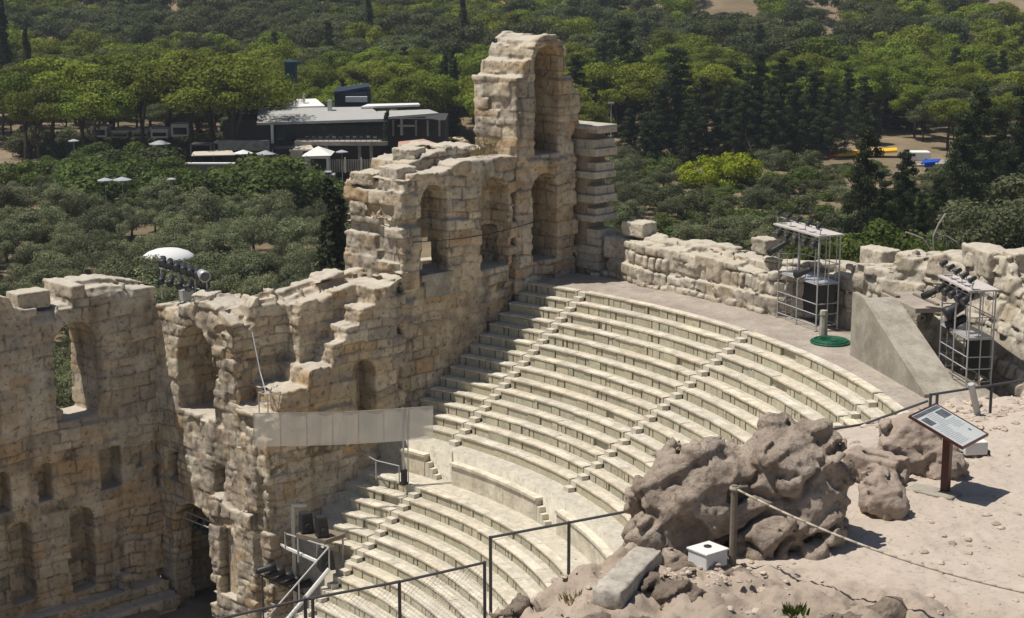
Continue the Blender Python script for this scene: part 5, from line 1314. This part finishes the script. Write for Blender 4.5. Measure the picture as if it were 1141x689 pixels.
# ------------------------------------------------------------------ restaurant and cafe beyond the grove
def pv(px, py, v): return at_v(px, py, v)
def fb(mb, x0, x1, y0, y1, v0, v1, c=None):
    """a box whose front face, at distance v0, spans picture columns x0..x1 and rows y0 (top) .. y1 (bottom)"""
    a = pv(x0, y1, v0); b = pv(x1, y1, v0); zt = pv(x0, y0, v0)[2]; zb = min(a[2], b[2]); d = FH*(v1-v0)
    q = [np.array([p[0], p[1], zb]) for p in (a, b, b+d, a+d)]; mb.hexa(q, [p + np.array([0,0,zt-zb]) for p in q], c)
def slab4(mb, pts, th):
    pts = [np.asarray(p, float) for p in pts]; mb.hexa([p - np.array([0,0,th]) for p in pts], pts)
V1 = 244.0
t = thing('restaurant', 'low modern restaurant with broad grey roof and dark glass front beyond the grove', 'building', pv(390, 196, V1+2))
mb = MB(); fb(mb, 250, 432, 136, 198, V1+3, V1+16); fb(mb, 428, 497, 134, 200, V1+6, V1+17); mb.build('wall', M['darkwall'], t)
mb = MB(); slab4(mb, [pv(286, 137, V1), pv(431, 132.5, V1), pv(412, 119, V1+11), pv(288, 121, V1+11)], .35); rf = mb.build('roof', M['roofgrey'], t)
mb = MB(); fb(mb, 365, 369.5, 112, 124, V1+8, V1+9); fb(mb, 337, 339.5, 105, 114, V1+14, V1+15); mb.build('vent_pipe', M['silver'], rf)
mb = MB(); slab4(mb, [pv(288, 120.5, V1+11.1), pv(362, 118, V1+11.1), pv(352, 110, V1+19), pv(293, 112, V1+19)], .4); mb.build('upper_roof', M['roofwhite'], t)
mb = MB(); slab4(mb, [pv(424, 131, V1+3), pv(489, 126, V1+3), pv(478, 122, V1+8), pv(420, 124, V1+8)], .35); mb.build('side_roof', M['roofgrey'], t)
mb = MB(); slab4(mb, [pv(402, 119, V1+9), pv(468, 116.5, V1+9), pv(466, 114.8, V1+14), pv(410, 116, V1+14)], .3); mb.build('side_roof', M['roofwhite'], t)
mb = MB(); fb(mb, 300, 430, 140, 157, V1+2.0, V1+2.9); w_ = mb.build('window', M['window'], t)
mb = MB()
for i in range(9): fb(mb, 303 + i*15.2, 304 + i*15.2, 138.5, 158, V1+1.7, V1+1.9)
mb.build('mullion', M['darkwall'], w_)
mb = MB()
for i in range(9): fb(mb, 293 + i*15.3, 305.5 + i*15.3, 137.2 - i*.45, 139.4 - i*.45, V1+.6, V1+.9)
mb.build('eave_light', M['roofgrey'], t)
mb = MB(); fb(mb, 302, 305, 139, 160, V1+.2, V1+.6); mb.build('column', M['whitewall'], t)
for x in (437, 462.5, 475.5, 488.5):
    mb = MB(); fb(mb, x, x+2.2, 134, 152, V1+4.6, V1+5); mb.build('column', M['concrete'], t)
mb = MB(); fb(mb, 443, 462, 139.5, 141.5, V1+5.2, V1+5.6); fb(mb, 446, 449, 133, 151, V1+5.2, V1+5.6); mb.build('frame', M['silver'], t)
mb = MB(); fb(mb, 328, 432, 158, 162.5, V1-2, V1+3); mb.build('terrace_edge', M['concrete'], t)
for x in (362, 399, 412): 
    mb = MB(); fb(mb, x, x+3.4, 161, 178, V1-1.6, V1-1.0); mb.build('column', M['concrete'], t)
mb = MB()
for i in range(11): fb(mb, 340 + i*7.6, 343.5 + i*7.6, 152.2 + random.uniform(-1,1), 153.4 + random.uniform(-.6,.6), V1+1.2, V1+1.9)
mb.build('dining_table', M['canvas'], t)
mb = MB(); fb(mb, 330, 432, 154.6, 155.3, V1-1.7, V1-1.6); 
for i in range(18): fb(mb, 330+i*6, 330.5+i*6, 154.6, 158, V1-1.7, V1-1.6)
mb.build('balustrade', M['darksteel'], t)
t = thing('rooftop_plant', 'dark blue boxy structure on the slope behind the restaurant roof', 'building', pv(390, 118, V1+22)); mb = MB(); slab4(mb, [pv(372, 103, V1+21), pv(411, 96.5, V1+21), pv(411, 93, V1+27), pv(374, 98, V1+27)], .3); mb.build('roof', M['navy'], t)
mb = MB(); fb(mb, 373, 410, 102, 122, V1+21.2, V1+27); mb.build('wall', M['navy'], t)
mb = MB(); fb(mb, 385, 409, 108, 114, V1+20.4, V1+21.1); mb.build('duct', M['roofwhite'], t)
t = thing('chimney_tower', 'tall dark teal chimney rising behind the white restaurant roof', 'chimney', pv(324, 118, V1+21)); mb = MB(); fb(mb, 318.5, 330, 73, 122, V1+20, V1+22.5); mb.build('shaft', M['teal'], t)
mb = MB(); fb(mb, 316.5, 331, 69, 73, V1+19.8, V1+22.7); mb.build('cap', M['teal'], t)
mb = MB(); fb(mb, 288, 319, 104, 118, V1+20.3, V1+22); mb.build('side_duct', M['navy'], t)
# kiosk with hip roofs, car, fence
t = thing('kiosk', 'small white kiosk with pale pyramid roof in front of the restaurant', 'kiosk', pv(352, 196, V1-8)); V2 = V1-8
mb = MB(); fb(mb, 339, 344.5, 175, 195, V2, V2+4); fb(mb, 344.6, 366, 174, 177, V2, V2+4); fb(mb, 364, 366.5, 177, 195, V2, V2+.4); mb.build('wall', M['whitewall'], t)
mb = MB(); a, b = pv(336, 174.5, V2-.4), pv(369, 173.5, V2-.4); d = FH*5; ap = (a+b)/2 + d*.5 + np.array([0,0,1.1]); mb.add([a, b, b+d, a+d, ap], [(0,1,4),(1,2,4),(2,3,4),(3,0,4),(3,2,1,0)]); mb.build('roof', M['whitewall'], t)
mb = MB(); fb(mb, 345, 363.8, 177.2, 195, V2+2.5, V2+3.5); mb.build('opening', M['window'], t)
t = thing('pavilion', 'cream sided pavilion with sloping roof left of the kiosk', 'pavilion', pv(335, 190, V1-5)); mb = MB(); fb(mb, 324, 338, 166, 190, V1-5, V1-1); mb.build('wall', M['cream'], t)
mb = MB(); slab4(mb, [pv(322, 167.5, V1-5.4), pv(350, 166, V1-5.4), pv(345, 160, V1-.5), pv(326, 162, V1-.5)], .2); mb.build('roof', M['cream'], t)
P = pv(360, 198, V2-2); t = thing('parked_car', 'small pale car parked in the shade beside the white kiosk', 'car', P)
mb = MB(); fb(mb, 354, 373, 194.5, 197.5, V2-3, V2-1.2); fb(mb, 357, 369, 191.8, 194.4, V2-2.9, V2-1.3); mb.build('body', M['silver'], t, bevel=.12)
mb = MB(); fb(mb, 357.6, 368.4, 192.3, 194.2, V2-3.0, V2-2.9); mb.build('window', M['window'], t)
for x in (357.2, 369.5):
    mb = MB(); q = pv(x, 197.6, V2-3.02); mb.lathe(q, [(.3,0),(.3,.2)], 10, FH); mb.build('wheel', M['black'], t)
t = thing('picket_fence', 'grey slatted fence in front of the restaurant right of the kiosk', 'fence', pv(400, 190, V1-6))
mb = MB()
for i in range(26): fb(mb, 367 + i*2.6, 368.6 + i*2.6, 178, 192, V1-6, V1-5.9)
mb.build('slat', M['concrete'], t)
mb = MB()
for x in (367, 384, 402, 418): fb(mb, x, x+1.3, 176, 193, V1-6.25, V1-6.05)
mb.build('post', M['whitewall'], t)
t = thing('stone_shed', 'faded pink roof of a shed behind the windowed wall', 'shed', pv(470, 178, 205)); mb = MB(); fb(mb, 445, 498, 166, 200, 205, 211); mb.build('wall', M['cream'], t)
mb = MB(); slab4(mb, [pv(443, 169, 204.6), pv(506, 166, 204.6), pv(472, 155, 211), pv(444, 158, 211)], .25); mb.build('roof', M['tiles'], t)
# terraces left of it
t = thing('terrace_wall', 'pale low terrace wall of the cafe under the parasols', 'wall', pv(235, 192, V1-10)); mb = MB(); fb(mb, 206, 262, 184, 194, V1-10, V1-9.3); mb.build('wall', M['concrete'], t)
mb = MB(); fb(mb, 206, 262, 182.2, 184, V1-10.2, V1-9.1); mb.build('coping', M['whitewall'], t)
t = thing('terrace_wall', 'stone retaining wall behind the cafe left of the dark windows', 'wall', pv(285, 166, V1)); mb = MB(); fb(mb, 243, 300, 157, 168, V1-1, V1-.2); mb.build('wall', M['concrete'], t)
t = thing('awning', 'long cream awning over the cafe terrace behind the low wall', 'awning', pv(240, 180, V1-6)); mb = MB(); slab4(mb, [pv(213, 173.5, V1-8), pv(262, 172.5, V1-8), pv(258, 167.5, V1-4), pv(216, 169, V1-4)], .12); mb.build('cover', M['cream'], t)
for x in (216, 238, 259):
    mb = MB(); fb(mb, x, x+.7, 172, 186, V1-7.6, V1-7.5); mb.build('post', M['darksteel'], t)
def parasol(px, py, v, r, lab):
    m = M['canvas' if 'brightest' in lab else 'shadedcanvas']  # all but the brightest parasol carry shade in their canvas colour
    P = pv(px, py, v); g_ = float(zg((P-CAM) @ RT, v)); t = thing('parasol', lab, 'parasol', (P[0], P[1], min(g_, P[2]-2)), 'parasols of the cafe')
    b = MB(); n = 8; vs = [(P[0]+r*math.cos(2*PI*i/n), P[1]+r*math.sin(2*PI*i/n), P[2]-r*.32) for i in range(n)]; vs += [(x, y, z-.12) for x, y, z in vs]; vs.append(tuple(P)); vs.append((P[0], P[1], P[2]-.1))
    b.add(vs, [(i, (i+1) % n, 2*n) for i in range(n)] + [(i, n+i, n+(i+1) % n, (i+1) % n) for i in range(n)] + [(n+(i+1) % n, n+i, 2*n+1) for i in range(n)]); b.build('canopy', m, t)
    b = MB(); b.tube((P[0],P[1],min(g_, P[2]-2)), (P[0],P[1],P[2]-.15), .05); b.build('pole', M['steel'], t)
for px, py, v, r, lab in [(271, 167, V1-7, 1.4, 'brightest white parasol on the cafe terrace, just right of the cream awning'), (296, 167.5, V1-6.5, 1.5, 'white parasol with shade in its colour on the cafe terrace, left of the pavilion'), (178, 156, V1+9, 1.7, 'wide pale parasol in the shade under the pines'),
    (136, 197, 214, 1.2, 'small white parasol at the edge of the grove'), (117, 198, 214, 1.0, 'shade-toned pale parasol at the edge of the grove, left of the small white one'), (191, 198, 216, .6, 'tiny pale parasol at the edge of the grove below the terrace wall'), (82, 155, V1, .8, 'tiny white parasol at the far left of the cafe'), (381, 167, V1-3, .9, 'small white parasol under the restaurant terrace')]: parasol(px, py, v, r, lab)
for i, (x0, x1, y, v, lab) in enumerate([(212, 236, 161, V1-3, 'flat dark canopy roof over the left end of the cafe terrace'), (238, 258, 158.5, V1-1, 'flat grey canopy roof between the cafe awning and the stone wall'), (303, 326, 165, V1-5, 'flat dark canopy roof between the parasols and the cream pavilion')]):
    t = thing('canopy', lab, 'canopy', pv((x0+x1)/2, y+12, v)); mb = MB(); fb(mb, x0, x1, y, y+1.6, v, v+3); mb.build('roof', M['roofgrey' if i == 1 else 'darkwall'], t)
    for x in (x0+.6, x1-1.2):
        mb = MB(); fb(mb, x, x+.6, y+1.62, y+13, v+.2, v+.35); mb.build('post', M['steel'], t)
    mb = MB()
    for q in range(4): fb(mb, x0+2+q*5, x0+4.5+q*5, y+9.5, y+11.5, v+.8, v+1.6)
    mb.build('table', M['cream'], t)
def stall(x0, x1, y0, y1, v, lab, m):
    t = thing('cafe_hut', lab, 'hut', pv((x0+x1)/2, y1, v)); b = MB(); fb(b, x0, x1, y0+1.5, y1, v, v+3); b.build('wall', m, t)
    b = MB(); fb(b, x0-.6, x1+.6, y0, y0+1.5, v-.3, v+3.3); b.build('roof', M['whitewall'], t)
    b = MB(); fb(b, x0+2, x1-2, y0+4, y1-2, v-.1, v-.003); b.build('opening', M['window'], t)
stall(101, 119, 141, 153, V1+16, 'bluish grey hut under the pines, leftmost of the cafe huts', M['silver'])
stall(124, 143, 146, 154, V1+17, 'dark fronted low hut under the pines, second of the cafe huts', M['concrete'])
stall(147, 165, 146, 154, V1+17, 'dark fronted low hut under the pines, third of the cafe huts', M['concrete'])
stall(168, 187, 144, 154, V1+16.5, 'white framed hut under the pines with a dark opening', M['whitewall'])
stall(191, 210, 138.5, 152, V1+16, 'tallest white hut under the pines, rightmost of the cafe huts', M['whitewall'])
tree_px('bush', 'shrub', 148, 180, 222, 'green garden bush below the cafe huts', 'shrub', None, 1.6)
gi = 0
for px, top, v in [(40, 176, 232), (62, 172, 234), (85, 178, 230), (100, 172, 228), (120, 172, 226), (135, 164, 232), (150, 160, 236), (165, 166, 230), (178, 172, 226), (190, 176, 226), (20, 182, 230), (110, 160, 238), (200, 184, 222)]: tree_px(['bush', 'ivy', 'lighttree', 'ivy'][int(px) % 4], 'shrub', px, top, v, 'green garden bush on the bank below the cafe', 'shrub', 'garden bushes below the cafe', 1.1)
tree_px('bush', 'shrub', 298, 174, 228, 'bright green bush in front of the pavilion', 'shrub', None, 1.5)
for px in (270, 285, 310, 325): tree_px('bush', 'shrub', px, 186, 222, 'low green bush along the front of the cafe terrace', 'shrub', 'bushes along the terrace', 1.5)
# white domed tent in the grove
P = uv(TENT_U, TENT_V, float(zg(TENT_U, TENT_V))); zt = P[2] + height_to(P, 277)
t = thing('tent', 'white domed tent standing among the olive trees', 'tent', P)
mb = MB(); mb.lathe((P[0],P[1],zt), [(2.9,-1.15),(2.75,-.8),(2.2,-.4),(1.4,-.12),(.5,-.02),(.05,0)], 20); mb.build('canopy', M['canvas'], t, True)
for i in range(6):
    a = i*PI/3; mb = MB(); mb.tube((P[0]+2.7*math.cos(a), P[1]+2.7*math.sin(a), P[2]-.1), (P[0]+2.7*math.cos(a), P[1]+2.7*math.sin(a), zt-.75), .06); mb.build('pole', M['steel'], t)
# right side: long awning, van, blue awning, lamp post, dead tree
t = thing('long_awning', 'long narrow awning, red at its left end then yellow, among the conifers', 'awning', pv(955, 178, 266)); mb = MB(); slab4(mb, [pv(932, 172.5, 265), pv(1000, 167.5, 265), pv(999, 164.5, 268), pv(934, 168.5, 268)], .35); mb.build('cover', M['yellow'], t)
mb = MB(); slab4(mb, [pv(922, 173.5, 265), pv(931.8, 172.6, 265), pv(933.7, 168.6, 268), pv(925, 169.5, 268)], .4); mb.build('red_end', M['red'], t)
for x, y in ((925, 173), (955, 171), (985, 169)):
    mb = MB(); q = pv(x, y, 266); mb.tube((q[0],q[1],q[2]-3), q, .06); mb.build('post', M['darksteel'], t)
P = pv(1022, 181, 262); t = thing('van', 'white van parked in the clearing at the right among dark trees', 'van', P)
mb = MB(); fb(mb, 1013, 1037, 169.5, 179.5, 262, 264.4); fb(mb, 1008, 1012.9, 174, 179.5, 262.1, 264.3); mb.build('body', M['whitewall'], t, bevel=.15)
mb = MB(); fb(mb, 1014, 1020, 171.5, 174.5, 261.9, 262.0); mb.build('window', M['window'], t)
for x in (1013, 1032):
    mb = MB(); mb.lathe(pv(x, 179.7, 261.95), [(.36,0),(.36,.25)], 10, FH); mb.build('wheel', M['black'], t)
P = pv(1038, 188, 252); t = thing('blue_awning', 'bright blue awning stall beside the white van at the right', 'awning', P)
mb = MB(); slab4(mb, [pv(1026, 182, 251), pv(1046, 180, 251), pv(1048, 177, 255), pv(1029, 178, 255)], .15); fb(mb, 1031, 1042, 181.5, 187, 251.3, 252); mb.build('cover', M['blue'], t)
for x in (1028, 1045):
    mb = MB(); q = pv(x, 181, 251.5); mb.tube((q[0],q[1],q[2]-2.5), q, .05); mb.build('post', M['steel'], t)
mb = MB(); slab4(mb, [pv(990, 186, 256), pv(1062, 182, 256), pv(1062, 166, 285), pv(1000, 168, 285)], .3); tag(mb.build('road', M['asphalt']), kind='structure')
P = pv(681, 165, 255); t = thing('street_lamp', 'thin grey street lamp above the toothed pier before the conifers', 'street lamp', (P[0],P[1],P[2]-4)); tp = pv(681, 115, 255)
mb = MB(); mb.tube((P[0],P[1],P[2]-4), tp, .09, .06); mb.build('pole', M['steel'], t)
mb = MB(); mb.obox(tp + RT*.0, RT*.45, FH*.2, (0,0,.14)); mb.build('lamp_head', M['silver'], t)
P = at_v(1040, 300, 84); t = thing('dead_tree', 'bare bleached dead tree sticking up behind the squared stone blocks', 'tree', (P[0], P[1], -5)); mb = MB()
q = lambda x, y: at_v(x, y, 84)
mb.tube((P[0], P[1], -5), q(1041, 285), .28, .14); mb.poly([q(1041, 285), q(1028, 266), q(1018, 262), q(1009, 259)], .06); mb.poly([q(1041, 285), q(1040, 264), q(1046, 250), q(1054, 238)], .06); mb.poly([q(1040, 266), q(1053, 262), q(1066, 270)], .055); mb.poly([q(1046, 250), q(1049, 244), q(1047, 240)], .035); mb.poly([q(1053, 263), q(1056, 272)], .035)
mb.build('trunk', M['deadwood'], t)
# pale road and bare clearing high on the slope
def drape(name, pts, m):
    V = []; 
    for px, py in pts:
        lo, hi = 260, 1200
        for _ in range(50):
            mid = (lo+hi)/2; P = at_v(px, py, mid); 
            if P[2] > float(zg((P-CAM) @ RT, mid)) + .4: lo = mid
            else: hi = mid
        V.append(at_v(px, py, lo))
    b = MB(); n = len(V)//2; b.add(V, [(i, i+1, 2*n-2-i, 2*n-1-i) for i in range(n-1)]); return tag(b.build(name, m), kind='structure')
drape('road', [(770, 20), (800, 17), (845, 20), (845, 25), (800, 22), (770, 25)], M['asphalt'])
print('pixel checks', [tuple(round(float(c)) for c in pix(p)) for p in (B0, A0)])

# thin summer haze: one closed box of even air round the whole place
lo_, hi_ = np.array([1e9]*3), np.array([-1e9]*3)
mb = MB(); mb.box((-3600, -3600, -18), (3600, 3600, 56)); hz = mb.build('haze', None); tag(hz, kind='stuff')
m = bpy.data.materials.new('haze'); m.use_nodes = True; N = m.node_tree.nodes; N.remove(N['Principled BSDF']); vp = N.new('ShaderNodeVolumePrincipled')
vp.inputs['Color'].default_value = (.80, .88, 1.0, 1); vp.inputs['Density'].default_value = .00015; vp.inputs['Anisotropy'].default_value = .2
m.node_tree.links.new(vp.outputs[0], N['Material Output'].inputs['Volume']); hz.data.materials.clear(); hz.data.materials.append(m)
